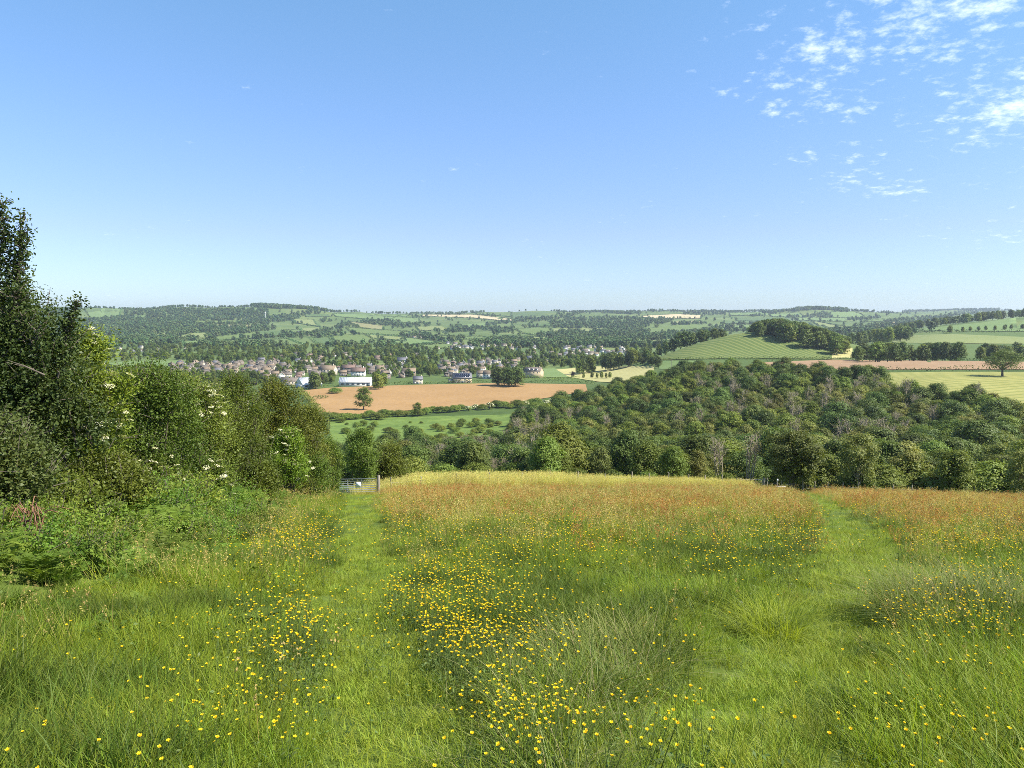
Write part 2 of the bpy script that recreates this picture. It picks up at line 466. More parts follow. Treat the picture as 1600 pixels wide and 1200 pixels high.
def overlaps(px, row):
    for a, b in FIELDS_PX + [(np.array(t, float), np.array(q, float)) for t, q, k in FAR]:
        if min(a[0, 0], b[0, 0]) < px < max(a[-1, 0], b[-1, 0]) and np.interp(px, a[:, 0], a[:, 1]) - .5 < row < np.interp(px, b[:, 0], b[:, 1]) + .5: return True
    return False


AUTO = []
for row in (492, 496.5, 501.5, 507, 513, 519.5, 526.5, 534):
    px = 130 + rng.uniform(0, 40)
    while px < 1400:
        w = rng.uniform(38, 95); h = rng.uniform(3.2, 5.6) * (1 if row < 505 else 1.15); sl = rng.normal(0, .018) * w
        ok = not any(overlaps(px + f * w, row + q * h + sl * f) for f in (0, .33, .66, 1) for q in (0, .5, 1))
        woods = (px < 430 and row < 526 and rng.uniform() < .8) or (850 < px < 1010 and rng.uniform() < .7) or row > 530 and (px < 400 or px > 680)
        if ok and not woods and not (px + w > 1320 and row > 512) and not (px + w > 1000 and row > 516):
            j = rng.normal(0, 3, 4); k = ('g', 'd', 'l', 'y', 'g', 'b', 'd', 'l')[int(rng.integers(0, 8))]
            AUTO.append(([(px + j[0], row), (px + w * .5, row + sl * .5 + rng.normal(0, .4)), (px + w + j[1], row + sl)], [(px + j[2] + 4, row + h), (px + w * .5, row + h + sl * .5 + rng.normal(0, .4)), (px + w + j[3] + 4, row + h + sl)], k))
        px += w + rng.uniform(2, 14)
FAR += AUTO
print("auto fields", len(AUTO))
for tp, bt, k in FAR:
    A, B = field(tp, bt, k, "field", nu=12, nv=6)
    HEDGE_EDGES.append(B); HEDGE_EDGES.append(np.array([A[0], B[0]]))
    if rng.uniform() < .6: HEDGE_EDGES.append(A)
    if rng.uniform() < .6: HEDGE_EDGES.append(np.array([A[-1], B[-1]]))
J1 = field([(1392, 526), (1480, 522), (1600, 527), (1700, 527)], [(1395, 536), (1600, 538), (1700, 538)], 'y')
J2 = field([(1440, 514), (1530, 505), (1600, 495), (1700, 490)], [(1445, 517), (1530, 518), (1700, 519)], 'l')
field([(160, 569), (215, 564), (288, 564)], [(165, 578), (270, 577), (292, 571)], 'l')
A_SOIL = field([(470, 611), (520, 606), (640, 602), (780, 599), (915, 601)], [(505, 652), (650, 641), (800, 631), (918, 612)], 'soil', "ploughed_field", nu=60, nv=24)
field([(868, 578), (930, 573), (1022, 573)], [(878, 588), (935, 597), (988, 600), (1022, 581)], 'pale', "hay_field", nu=30, nv=12)
field([(826, 578), (866, 576)], [(850, 590), (890, 590)], 'l', "lawn")
field([(1178, 567), (1300, 562.5), (1535, 565), (1680, 567)], [(1185, 576), (1300, 578), (1535, 578), (1680, 578)], 'brown', "ploughed_field", nu=50, nv=12)
field([(1370, 583), (1480, 581.5), (1700, 582)], [(1370, 604), (1480, 625), (1700, 640)], 'crop', "crop_field", nu=50, nv=24)
field([(1018, 550), (1060, 536), (1110, 527), (1165, 521), (1235, 530), (1300, 550)], [(1018, 563), (1080, 562), (1150, 560), (1240, 561), (1300, 562)], 'stripe', "crop_hill", off=.5, nu=60, nv=40, dmax=772)
field([(1030, 564), (1100, 564)], [(1030, 577), (1100, 577)], 'l', "lawn")
field([(1285, 548), (1332, 544)], [(1290, 561), (1332, 560)], 'pale', "hay_field")
field([(515, 655), (650, 652), (800, 648), (840, 646)], [(515, 716), (650, 704), (800, 690), (840, 680)], 'scrub', "pasture", nu=40, nv=20)


# ------------------------------------------------------------------ plant builders
def blades(g, n, rad, h, hv, lean, w, m=0, mb=None, segs=(0, .35, .7, 1.0)):
    """n curved grass blades growing from a disc of radius rad."""
    a = g.uniform(0, 2 * math.pi, n); rr = rad * np.sqrt(g.uniform(0, 1, n))
    root = np.stack([rr * np.cos(a), rr * np.sin(a), np.full(n, -.04)], 1)
    az = a + g.normal(0, 1.2, n)
    dr = np.stack([np.cos(az), np.sin(az), np.zeros(n)], 1)
    hh = h * (1 + hv * g.uniform(-1, 1, n)); ln = lean * g.uniform(.2, 1.5, n)
    side = np.stack([-np.sin(az), np.cos(az), np.zeros(n)], 1)
    tw = g.normal(0, .6, n)[:, None]; side = norm(side + tw * dr)
    rows = []
    for s in segs:
        c = root + dr * (hh * ln * s * s)[:, None] + np.array([0, 0, 1.0]) * (hh * (s - .28 * ln * s * s))[:, None]
        ww = (w * (1 - s) ** .7 * (.5 if s == 0 else 1))
        rows += [c - side * ww / 2, c + side * ww / 2] if s < 1 else [c]
    V = np.stack(rows, 1).reshape(-1, 3); k = len(rows)
    b = np.arange(n)[:, None] * k
    q = []
    for i in range(len(segs) - 2):
        q.append(b + np.array([[2 * i, 2 * i + 1, 2 * i + 3, 2 * i + 2]]))
    i = 2 * (len(segs) - 2)
    mb.add(V, np.concatenate(q), m)
    n0 = mb.n - len(V)
    mb.P.setdefault((3, m), []).append(b + np.array([[i, i + 1, i + 2]]) + n0)
    return V[k - 1::k], dr


def seeds(g, mb, tips, n, length, spread, size, m):
    C = np.repeat(tips, n, 0) + g.normal(0, 1, (len(tips) * n, 3)) * spread
    C[:, 2] -= g.uniform(0, length, len(C))
    A = norm(np.array([0, 0, 1.0]) + g.normal(0, .5, C.shape)); N = norm(g.normal(0, 1, C.shape))
    V, F = leaf_quads(C, A, N, size * g.uniform(.7, 1.3, len(C)), size * .45)
    mb.add(V, F, m)


LIB = {}


def proto(coll, name, me):
    o = bpy.data.objects.new(name, me)
    if coll not in LIB:
        LIB[coll] = bpy.data.collections.new(coll)
    LIB[coll].objects.link(o)


def scatter(name, coll, P, idx, rot, scl, label=None, cat=None):
    """One stuff object: points that carry the plants of a library collection."""
    me = bpy.data.meshes.new(name)
    P = np.asarray(P, np.float32); n = len(P)
    me.vertices.add(n); me.vertices.foreach_set("co", P.ravel())
    a = me.attributes.new("pick", 'INT', 'POINT'); a.data.foreach_set("value", np.asarray(idx, np.int32))
    a = me.attributes.new("turn", 'FLOAT_VECTOR', 'POINT'); a.data.foreach_set("vector", np.asarray(rot, np.float32).ravel())
    a = me.attributes.new("size", 'FLOAT_VECTOR', 'POINT')
    scl = np.asarray(scl, np.float32)
    if scl.ndim == 1: scl = np.repeat(scl[:, None], 3, 1)
    a.data.foreach_set("vector", scl.ravel())
    ob = link(name, me, kind="stuff", label=label, cat=cat)
    ng = bpy.data.node_groups.new(name, 'GeometryNodeTree')
    ng.interface.new_socket("Geometry", in_out='INPUT', socket_type='NodeSocketGeometry')
    ng.interface.new_socket("Geometry", in_out='OUTPUT', socket_type='NodeSocketGeometry')
    gi = ng.nodes.new("NodeGroupInput"); go = ng.nodes.new("NodeGroupOutput")
    ci = ng.nodes.new("GeometryNodeCollectionInfo"); ci.inputs["Collection"].default_value = LIB[coll]
    ci.inputs["Separate Children"].default_value = True; ci.inputs["Reset Children"].default_value = True
    ip = ng.nodes.new("GeometryNodeInstanceOnPoints"); ip.inputs["Pick Instance"].default_value = True
    def attr(nm, t):
        q = ng.nodes.new("GeometryNodeInputNamedAttribute"); q.data_type = t; q.inputs["Name"].default_value = nm
        return q.outputs["Attribute"]
    ng.links.new(gi.outputs[0], ip.inputs["Points"]); ng.links.new(ci.outputs[0], ip.inputs["Instance"])
    ng.links.new(attr("pick", 'INT'), ip.inputs["Instance Index"])
    er = ng.nodes.new("FunctionNodeEulerToRotation"); ng.links.new(attr("turn", 'FLOAT_VECTOR'), er.inputs[0])
    ng.links.new(er.outputs[0], ip.inputs["Rotation"]); ng.links.new(attr("size", 'FLOAT_VECTOR'), ip.inputs["Scale"])
    ng.links.new(ip.outputs[0], go.inputs[0])
    md = ob.modifiers.new("scatter", 'NODES'); md.node_group = ng
    return ob


def spin(n, tilt=.0):
    r = np.zeros((n, 3)); r[:, 2] = rng.uniform(0, 2 * math.pi, n)
    if tilt: r[:, :2] = rng.normal(0, tilt, (n, 2))
    return r


# ------------------------------------------------------------------ trees
def crown_leaves(g, lobes, nspr, nleaf, spr, leaf, flat=.85, up=.45, inner=.5):
    """lobes: rows of centre x y z and radius. Leaves sit in sprigs near each lobe's surface."""
    lobes = np.asarray(lobes, float); w = lobes[:, 3] ** 2; w /= w.sum()
    li = g.choice(len(lobes), nspr, p=w)
    d = norm(g.normal(0, 1, (nspr, 3))); d[:, 2] = np.where(d[:, 2] < -.35, -d[:, 2], d[:, 2])
    rr = lobes[li, 3] * (inner + (1.08 - inner) * g.uniform(0, 1, nspr) ** .45)
    c = lobes[li, :3] + d * rr[:, None] * np.array([1, 1, flat])
    C = np.repeat(c, nleaf, 0) + g.normal(0, spr, (nspr * nleaf, 3)) * np.array([1, 1, .7])
    D = np.repeat(d, nleaf, 0)
    N = norm(D * 1.3 + g.normal(0, .42, C.shape) + np.array([0, 0, up]))
    A = g.normal(0, 1, C.shape)
    L = leaf * g.uniform(.65, 1.35, len(C))
    return leaf_quads(C, A, N, L, L * .62)


def shoot_leaves(g, lobes, nsh, nleaf, slen, leaf, up=.7, flat=1.0):
    """Leafy shoots that stand off the lobes: near bushes with a spiky outline."""
    lobes = np.asarray(lobes, float); w = lobes[:, 3] ** 2; w /= w.sum()
    li = g.choice(len(lobes), nsh, p=w)
    d = norm(g.normal(0, 1, (nsh, 3))); d[:, 2] = np.where(d[:, 2] < -.4, -d[:, 2], d[:, 2])
    base = lobes[li, :3] + d * (lobes[li, 3] * (.45 + .5 * g.uniform(0, 1, nsh) ** .5))[:, None] * np.array([1, 1, flat])
    sd = norm(d * .7 + g.normal(0, .45, d.shape) + np.array([0, 0, up]))
    ln = slen * g.uniform(.5, 1.4, nsh)
    s = np.tile(np.linspace(0, 1, nleaf), nsh)
    C = np.repeat(base, nleaf, 0) + np.repeat(sd * ln[:, None], nleaf, 0) * s[:, None]
    perp = norm(g.normal(0, 1, C.shape)); C = C + perp * leaf * .8
    N = norm(g.normal(0, .7, C.shape) + np.array([0, 0, .7]) + perp * .3)
    L = leaf * g.uniform(.6, 1.4, len(C)) * (1.1 - .4 * s)
    V, F = leaf_quads(C, perp + np.repeat(sd, nleaf, 0) * .6, N, L, L * .6)
    return V, F, base, sd, ln


def dome_lobes(g, H, W, z0, n, rmin=.26, rmax=.42, top=1.0):
    """Lobe centres filling an uneven dome from its skirt to its top."""
    out = []
    for k in range(n):
        r = W / 2 * g.uniform(rmin, rmax); r = min(r, (H - z0) * .3)
        u = (k + g.uniform(0, 1)) / n
        p = (1 - ((u - .36) / .64) ** 2.2) ** .5 if u > .36 else 1 - (.36 - u) / .36 * .22
        a = k * 2.399 + g.normal(0, .5)
        q = (W / 2 - r * .85) * p * math.sqrt(g.uniform(.25, 1)) * g.uniform(.82, 1.12)
        out.append([q * math.cos(a), q * math.sin(a), z0 + r * .75 + u * (H - z0 - r * 1.75), r])
    out.append([0, 0, z0 + (H - z0) * .45, W * .27]); out.append([g.normal(0, W * .05), g.normal(0, W * .05), H - W * .17, W * .17])
    return np.array(out)


def limbs(g, lobes, H, z0, tr, k=7, lean=0.0, stems=1):
    mb = MB()
    top = np.array([lean, 0, z0 + (H - z0) * .55])
    for s in range(stems):
        b = np.array([g.normal(0, .25), g.normal(0, .25), -.4]) * (stems > 1) + np.array([0, 0, -.4]) * (stems == 1)
        tp = top + g.normal(0, .5, 3) * (stems > 1)
        P = np.array([b, b * .6 + tp * .12, b * .5 + tp * .45 + g.normal(0, .08, 3), tp])
        mb.tube(P, [tr * 1.5, tr, tr * .75, tr * .3], k)
    for c in lobes:
        s = g.uniform(.3, .8); st = np.array([0, 0, -.2]) * (1 - s) + top * s
        e = c[:3] + np.array([0, 0, c[3] * .3])
        m1 = st * .55 + e * .45 + np.array([0, 0, -.15 * abs(e[0])]) * .3 + g.normal(0, .1, 3)
        mb.tube([st, m1, e], [tr * .38, tr * .22, tr * .06], 5)
    return mb


TREES = {}      # kind -> list of (trunk mesh, crown mesh, height, width, joined mesh)


def add_tree(kind, g, H, W, z0, nl, nspr, nleaf, spr, leaf, lmat, tr=.22, bark=None, **kw):
    bark = bark or BARK
    lobes = dome_lobes(g, H, W, z0, nl, **{k: v for k, v in kw.items() if k in ('rmin', 'rmax', 'top')})
    V, F = crown_leaves(g, lobes, nspr, nleaf, spr, leaf, up=kw.get('up', .45), inner=kw.get('inner', .5))
    tm = limbs(g, lobes, H, z0, tr, stems=kw.get('stems', 1))
    trunk = tm.build(kind + " trunk", [bark], True)
    crown = mesh_np(kind + " crown", V, F, [lmat])
    tm.add(V, F, 1)
    joined = tm.build(kind + " joined", [bark, lmat])
    TREES.setdefault(kind, []).append((trunk, crown, H, W, joined))


def add_bare(kind, g, H, W, lmat, leafy=150):
    """Ash with dieback: upright pale stems and twigs, few leaves."""
    mb = MB(); tips = []
    for s in range(g.integers(3, 6)):
        a = g.uniform(0, 6.28); o = np.array([math.cos(a), math.sin(a), 0]) * W * .32 * g.uniform(.3, 1)
        tp = o + np.array([0, 0, H * g.uniform(.8, 1)])
        P = np.array([o * .15 + [0, 0, -.4], o * .5 + [0, 0, H * .3], o * .8 + [0, 0, H * .62], tp]) + g.normal(0, .12, (4, 3))
        mb.tube(P, [.17, .13, .09, .03], 5)
        for _ in range(16):
            s0 = g.uniform(.35, .95); st = P[1] * (1 - s0) + P[3] * s0
            az = g.uniform(0, 6.28); ln = H * g.uniform(.12, .26) * (1.25 - s0 * .6)
            e = st + np.array([math.cos(az) * .5, math.sin(az) * .5, .85]) * ln
            mb.tube([st, st * .5 + e * .5 + np.array([math.cos(az), math.sin(az), -.2]) * ln * .12, e], [.055, .042, .02], 4)
            for _ in range(3):
                s1 = g.uniform(.4, 1); b = st * (1 - s1) + e * s1
                e2 = b + norm(np.array([math.cos(az), math.sin(az), .9]) + g.normal(0, .6, 3)) * ln * .45
                mb.tube([b, e2], [.028, .012], 3); tips.append(e2)
    tips = np.array(tips)
    C = tips[g.integers(0, len(tips), leafy)] + g.normal(0, .25, (leafy, 3))
    Cl = np.stack([g.normal(0, W * .25, leafy * 3), g.normal(0, W * .25, leafy * 3), g.uniform(.08, .5, leafy * 3) * H], 1)
    C = np.concatenate([C, Cl])
    V, F = leaf_quads(C, g.normal(0, 1, C.shape), norm(g.normal(0, .7, C.shape) + [0, 0, .6]), .32, .2)
    trunk = mb.build(kind + " trunk", [BARK_PALE], True)
    crown = mesh_np(kind + " crown", V, F, [lmat])
    mb.add(V, F, 1)
    TREES.setdefault(kind, []).append((trunk, crown, H, W, mb.build(kind + " joined", [BARK_PALE, lmat])))


g = np.random.default_rng(3)
for k in range(4):
    add_tree("dark", g, 12, 10 + k * .5, 1.6, 24 + k, 1250, 9, .3, .36, L_DARK)
for k in range(5):
    add_tree("round", g, 11.5, 9 + k * .5, 1.5, 26, 1150, 9, .3, .36, L_MID)
for k in range(4):
    add_tree("olive", g, 11, 8 + k * .4, 1.8, 30, 850, 8, .3, .32, L_OLIVE, bark=BARK_PALE, rmin=.18, rmax=.32, inner=.35, stems=3, tr=.15)
for k in range(3):
    add_tree("light", g, 10, 9, 1.0, 20, 800, 9, .28, .32, L_LIGHT, rmin=.2, rmax=.36)
for k in range(4):
    add_bare("bare", g, 11, 7, L_OLIVE, 170)
for k in range(3):
    add_tree("scrub", g, 4.5, 6.5, .1, 16, 650, 9, .22, .24, L_MID, tr=.1, stems=4)
for k in range(2):
    add_tree("may", g, 5, 5.5, .2, 14, 420, 9, .2, .24, L_MID, tr=.1, stems=3)
for k in range(3):
    add_tree("field", g, 12, 10, .2, 20, 420, 8, .42, .66, L_DARK)
for k in range(2):
    add_tree("fieldmid", g, 11, 9, .2, 19, 400, 8, .42, .66, L_MID)
add_tree("copper", g, 11, 9, 1, 14, 300, 8, .4, .6, L_COPPER)
for k in range(3):
    add_tree("far", g, 12, 11, .5, 9, 80, 5, .7, 1.9, L_FAR)
for k in range(5):
    for kind in ("dark", "round", "olive", "light", "bare"):
        if k < len(TREES[kind]):
            proto("near_wood_lib", "%s_%d" % (kind, k), TREES[kind][k][4])
for k in range(3):
    proto("far_wood_lib", "far_%d" % k, TREES["far"][k][4])
for k in range(3):
    proto("mid_wood_lib", "field_%d" % k, TREES["field"][k][4])
for k in range(2):
    proto("mid_wood_lib", "fieldmid_%d" % k, TREES["fieldmid"][k][4])

NTREE = [0]


def plant(name, kind, k, x, y, h, label, cat, group=None, wide=1.0, rz=None, sink=0.0):
    tr, cr, H, W, _ = TREES[kind][k % len(TREES[kind])]
    root = link(name, None, loc=(x, y, float(T(x, y)) - sink), rz=rng.uniform(0, 6.28) if rz is None else rz,
                scl=(h / H * wide, h / H * wide, h / H), label=label, cat=cat, group=group)
    root.empty_display_size = .5
    link("trunk", tr, root); link("crown", cr, root)
    NTREE[0] += 1
    return root


# near wood in the valley: trees of a jittered grid, the 300 that show largest are objects, the rest one mass
def limit(px):
    return np.interp(px, [540, 780, 820, 900, 960, 1020, 1100, 1200, 1300, 1380, 1420, 1620, 1800], [285, 300, 420, 445, 500, 500, 478, 430, 385, 350, 295, 262, 260])


cand = []
sp = 6.4
for yy in np.arange(80, 505, sp * .92):
    for xx in np.arange(-.24 * yy, .74 * yy, sp):
        x = xx + rng.uniform(-.45, .45) * sp; y = yy + rng.uniform(-.45, .45) * sp
        px = 800 + FPX * x / y
        if px < 545 or px > 1700 or y > limit(px): continue
        if y < 94 and px < 1050: continue
        cand.append((x, y, px))
zone_bare = [(620, 870, 655, 735, .4), (1080, 1210, 585, 650, .28), (1240, 1460, 595, 690, .25), (980, 1150, 690, 735, .12)]
wood = []
hid = np.full(2000, 4000.0)
for x, y, px in sorted(cand, key=lambda c: c[1]):
    z = float(T(x, y))
    n1 = math.sin(x * .045 + 2) * math.cos(y * .05) + .5 * math.sin(x * .13 + y * .09)
    row_t = float(project(x, y, z + 9)[1])
    pb = .025
    for a, b, c, d, p in zone_bare:
        if a < px < b and c < row_t < d: pb = p
    u = rng.uniform()
    if u < pb: kind = "bare"
    elif u < pb + .22 + .12 * (n1 < -.4): kind = "olive"
    elif u < pb + .30 + .12 * (n1 < -.4): kind = "light"
    elif u < pb + .52 + .2 * (n1 > .4): kind = "dark"
    else: kind = "round"
    h = {"bare": 10.5, "olive": 9.8, "light": 8, "dark": 11, "round": 10.2}[kind] * rng.uniform(.58, 1.25)
    if y < 105: h *= .58
    elif y < 140: h *= .8
    if px < 800: h *= .85
    w = h * .85
    c0, top = project(x, y, z + h)
    hw = FPX * w / 2 / y * .8
    a, b = int(np.clip(c0 - hw, 0, 1999)), int(np.clip(c0 + hw, 1, 2000))
    vis = np.clip(hid[a:b] - top, 0, FPX * h / y).sum() if b > a and c0 < 1640 else 0
    if b > a: hid[a:b] = np.minimum(hid[a:b], top + FPX * h / y * .12)
    wood.append((vis, x, y, z, kind, h, px))
wood.sort(key=lambda t: -t[0])
DESC = {"dark": ("broadleaf_tree", "dark green domed broadleaf tree"), "round": ("broadleaf_tree", "mid green rounded broadleaf tree"),
        "olive": ("ash_tree", "thin olive green ash tree with pale stems"), "light": ("willow_tree", "bright yellow green bushy willow tree"),
        "bare": ("dying_ash", "dying ash tree with bare pale grey branches")}
for vis, x, y, z, kind, h, px in wood[:285]:
    where = "just behind the meadow fence" if y < 115 else ("amid the valley wood" if y < 230 else "near the wood's field edge")
    side = "pasture side, " if px < 830 else ""
    nm, ds = DESC[kind]
    lab = ds + ", " + side + where
    plant(nm, kind, int(rng.integers(0, 5)), x, y, h, lab, "tree", lab.replace(", ", " "), wide=rng.uniform(.9, 1.2))
rest = wood[285:]
names = sorted(o.name for o in LIB["near_wood_lib"].objects)
pick = []
for w in rest:
    opts = [i for i, nme in enumerate(names) if nme.startswith(w[4] + "_")]
    pick.append(opts[int(rng.integers(0, len(opts)))])
hs = np.array([w[5] / 11.5 for w in rest])
scatter("woodland", "near_wood_lib", [(w[1], w[2], w[3]) for w in rest], pick, spin(len(rest)), hs * 1.05, "dense mixed broadleaf wood filling the valley below the meadow", "woodland")

# trees that stand out by themselves
def at_px(px, d):
    return (px - 800) / FPX * d


def tree_by_rows(name, kind, k, px, d, top_row, label, cat="tree", group=None, wide=1.0, x=None):
    x = at_px(px, d) if x is None else x
    z = float(T(x, d)); h = zr(d, top_row) - z
    return plant(name, kind, k, x, d, h, label, cat, group, wide)


def oak(name, x, y, H, W, z0, tr, label, lmat, seed, nspr=900, leaf=.3, fork=.4):
    g = np.random.default_rng(seed)
    lobes = dome_lobes(g, H, W, z0, 22, .2, .34)
    V, F = crown_leaves(g, lobes, nspr, 9, leaf, leaf, up=.4, inner=.45)
    mb = limbs(g, lobes, H, z0 + .4, tr, 9)
    mb.tube([[tr * 1.5, .1, -.3], [tr * .6, 0, .5], [0, 0, 1.3]], [tr * .5, tr * .5, tr * .4], 6)
    root = link(name, None, loc=(x, y, float(T(x, y))), label=label, cat="tree")
    link("trunk", mb.build(name + " trunk", [BARK], True), root)
    link("crown", mesh_np(name + " crown", V, F, [lmat]), root)


x, d = unproj(1566, 589)
oak("oak_tree", x, d, 45 / FPX * d * 1.0, 68 / FPX * d, 1.9, .55, "lone spreading oak standing in the yellow crop field", L_DARK, 21, 1000, .42)
oak("hawthorn_tree", at_px(1244, 79), 79, 7.2, 7.0, 2.4, .30, "old thick-trunked thorn tree beside the far gate in the meadow fence", L_OLIVE, 22, 900, .2)
tree_by_rows("broadleaf_tree", "dark", 1, 1308, 92, 686, "very dark dense round tree next to the old thorn tree", wide=1.0)
tree_by_rows("broadleaf_tree", "dark", 2, 1170, 90, 702, "dark green tree overhanging the far meadow gate", wide=1.1)
for i, (px, d, top) in enumerate([(1385, 82, 722), (1440, 84, 716), (1500, 80, 726), (1560, 83, 718), (1620, 82, 715), (1350, 80, 735), (1100, 90, 728),
                                  (1015, 93, 736), (960, 97, 733), (905, 95, 731), (850, 94, 729), (800, 96, 722), (745, 94, 722), (690, 93, 722), (640, 91, 712), (1140, 84, 738)]):
    tree_by_rows("shrub", "scrub", i, px, d, top, "mid green rounded shrub close behind the meadow fence", "shrub", "shrubs behind the meadow fence", 1.15)
x, d = unproj(568, 641)
oak("field_tree", x, d, 37 / FPX * d, 31 / FPX * d, 1.2, .4, "lone upright tree standing in the orange ploughed field", L_MID, 23, 700, .55)
x, d = unproj(524, 615)
plant("field_bush", "scrub", 1, x, d, 5.0, "round green bush on its own inside the orange ploughed field", "bush", wide=1.9)
x, d = unproj(655, 650)
plant("broadleaf_tree", "light", 1, x, d - 6, 9, "rounded tree in the hedge at the lower edge of the ploughed field", "tree", wide=1.0)
x, d = unproj(645, 700)
plant("broadleaf_tree", "dark", 3, at_px(645, 320), 320, 10.5, "dark round tree alone in the rough green pasture", "tree", wide=1.1)
# hedge of separate bushes below the ploughed field, some in creamy blossom
for i, px in enumerate(np.arange(512, 985, 11)):
    row = np.interp(px, [505, 560, 650, 720, 800, 880, 930, 985], [655, 652, 646, 640, 634, 627, 616, 606]) + 3 + rng.normal(0, 1.2)
    x, d = unproj(px, row)
    may = (690 < px < 945 and rng.uniform() < .55)
    h = rng.uniform(3.2, 5.5)
    r = plant("hawthorn_bush" if may else "hedge_bush", "may" if may else "scrub", i, x, d, h,
              "hawthorn bush flecked with creamy blossom in the hedge under the ploughed field" if may else "plain green bush in the hedge under the ploughed field",
              "bush", "blossoming hawthorns of the field hedge" if may else "plain bushes of the field hedge", rng.uniform(1.3, 1.8))
    if may:
        gg = np.random.default_rng(100 + i); n = 130
        dd = norm(gg.normal(0, 1, (n, 3))); dd[:, 2] = abs(dd[:, 2])
        C = dd * np.array([2.5, 2.5, 2.3]) * gg.uniform(.85, 1.05, (n, 1)) + [0, 0, 2.4]
        V, F = leaf_quads(C, gg.normal(0, 1, C.shape), norm(dd + gg.normal(0, .4, C.shape)), .5, .4)
        link("blossom", mesh_np("blossom", V, F, [F_CREAM]), r)
for i in range(110):                      # scattered bushes of the rough pasture
    x, d = unproj(rng.uniform(530, 850), rng.uniform(660, 705))
    plant("pasture_bush", "scrub", i, x, d, rng.uniform(1.2, 3.6), "low bush scattered over the rough green pasture", "bush", "bushes on the rough pasture", 1.3)
for i in range(24):                      # trees behind the near hedge, seen from a step to the side
    d = rng.uniform(95, 330); x = at_px(rng.uniform(60, 540), d)
    plant("broadleaf_tree", ("round", "dark", "olive")[i % 3], i, x, d, min(rng.uniform(6, 9) + (d - 95) * .012, 10), "green tree rising behind the near field hedge", "tree", "trees behind the near field hedge")

# wood on the striped hill, and the trees along its crest
for i in range(130):
    px = rng.uniform(1172, 1326)
    front = np.interp(px, [1172, 1200, 1235, 1300, 1326], [527, 531, 539, 556, 559])
    d0 = min(unproj(px, front)[1], 760); dd = d0 + (rng.uniform(0, 1) ** .8) * (812 - d0); x = at_px(px, dd)
    top = np.interp(px, [1168, 1180, 1195, 1215, 1245, 1270, 1290, 1312, 1328], [516, 503, 498, 496, 501, 508, 514, 522, 536])
    z = float(T(x, dd)); h = float(np.clip(zr(dd, top) - z, 8, 19 if dd < 775 else 25)) * rng.uniform(.88, 1.0)
    plant("woodland_tree", ("field", "fieldmid", "field")[i % 3], i, x, dd, h, "tall tree in the dense round wood on top of the striped hill", "tree", "trees of the hilltop wood", 1.15)
for px, tp, w in ((1063, 517, 1.1), (1072, 516, 1), (1083, 519, .9), (1096, 514, 1.1), (1103, 515, .9), (1116, 512, 1.1), (1126, 513, 1.0), (1132, 516, .9),
                  (1040, 532, .8), (1050, 529, .8), (1030, 537, .7)):
    dd = 800; x = at_px(px, dd); z = float(T(x, dd)); h = float(np.clip(zr(dd, tp) - z, 7, 20))
    plant("belt_tree", "field", px, x, dd, h, "dark tree in the short row on the crest of the striped hill", "tree", "trees on the striped hill crest", w)

# hedges and trees of the fields on the far side
def hedge_mesh(P, g, hgt, wid, leaf, dens=2.2, mat=None):
    P = np.asarray(P, float); seg = np.linalg.norm(np.diff(P, axis=0), axis=1); cum = np.concatenate([[0], np.cumsum(seg)])
    n = int(min(2200, max(60, cum[-1] * dens * 1.6 / leaf)))
    s = g.uniform(0, cum[-1], n)
    X = np.interp(s, cum, P[:, 0]) + g.normal(0, wid * .3, n); Y = np.interp(s, cum, P[:, 1]) + g.normal(0, wid * .3, n)
    bump = 1 + .35 * np.sin(s * .11 + 1) * np.sin(s * .037) + g.normal(0, .08, n)
    Z = T(X, Y) + hgt * bump * g.uniform(0, 1, n) ** .6
    C = np.stack([X, Y, Z], 1)
    V, F = leaf_quads(C, g.normal(0, 1, C.shape), norm(g.normal(0, .7, C.shape) + [0, -.3, .5]), leaf * g.uniform(.7, 1.4, n), leaf * .8)
    o = V.mean(0); return V - o, F, o


def hedge(P, label, group, hgt=2.5, wid=2.5, leaf=1.8, mat=None, name="hedge", dens=2.2, seed=0):
    V, F, o = hedge_mesh(P, np.random.default_rng(seed), hgt, wid, leaf, dens)
    link(name, mesh_np(name, V, F, [mat or L_FAR]), loc=o, label=label, cat="hedge", group=group)


for i, E in enumerate(HEDGE_EDGES):
    E = np.asarray(E)
    if not 25 < np.linalg.norm(np.diff(E, axis=0), axis=1).sum() < 1500 or E[:, 1].min() < 1200: continue
    hedge(E, "dark field hedge on the far hillside", "field hedges of the far hillside", 3.6, 4.5, 2.6, dens=3.0, seed=i)
line = [unproj(p, r) for p, r in zip(np.linspace(1018, 1302, 30), np.interp(np.linspace(1018, 1302, 30), [1018, 1080, 1150, 1302], [563.5, 562.5, 561.5, 562]))]
hedge(line, "low clipped hedge along the foot of the striped hill", None, 2.4, 2, .9, L_DARK, seed=301)
line = [unproj(p, 580.2) for p in np.linspace(1330, 1700, 30)]
hedge(line, "dark hedge between the brown strip and the yellow crop field", None, 2.6, 2.4, .7, L_DARK, seed=302)
line = [unproj(p, r) for p, r in zip(np.linspace(1180, 1700, 30), np.interp(np.linspace(1180, 1700, 30), [1180, 1300, 1535, 1700], [566, 561.5, 564, 566]))]
hedge(line, "thin hedge along the far edge of the brown strip field", None, 2.0, 2, .8, L_DARK, seed=303)
line = [unproj(p, r) for p, r in zip(np.linspace(1410, 1700, 24), np.linspace(519.5, 521, 24))]
hedge(line, "long hedge between the two pastures on the eastern ridge", None, 4, 4, 1.3, L_FAR, seed=304)
line = [unproj(p, r) for p, r in zip(np.linspace(480, 930, 60), np.interp(np.linspace(480, 930, 60), [480, 520, 640, 780, 930], [609, 604.5, 600.5, 597.5, 600]))]
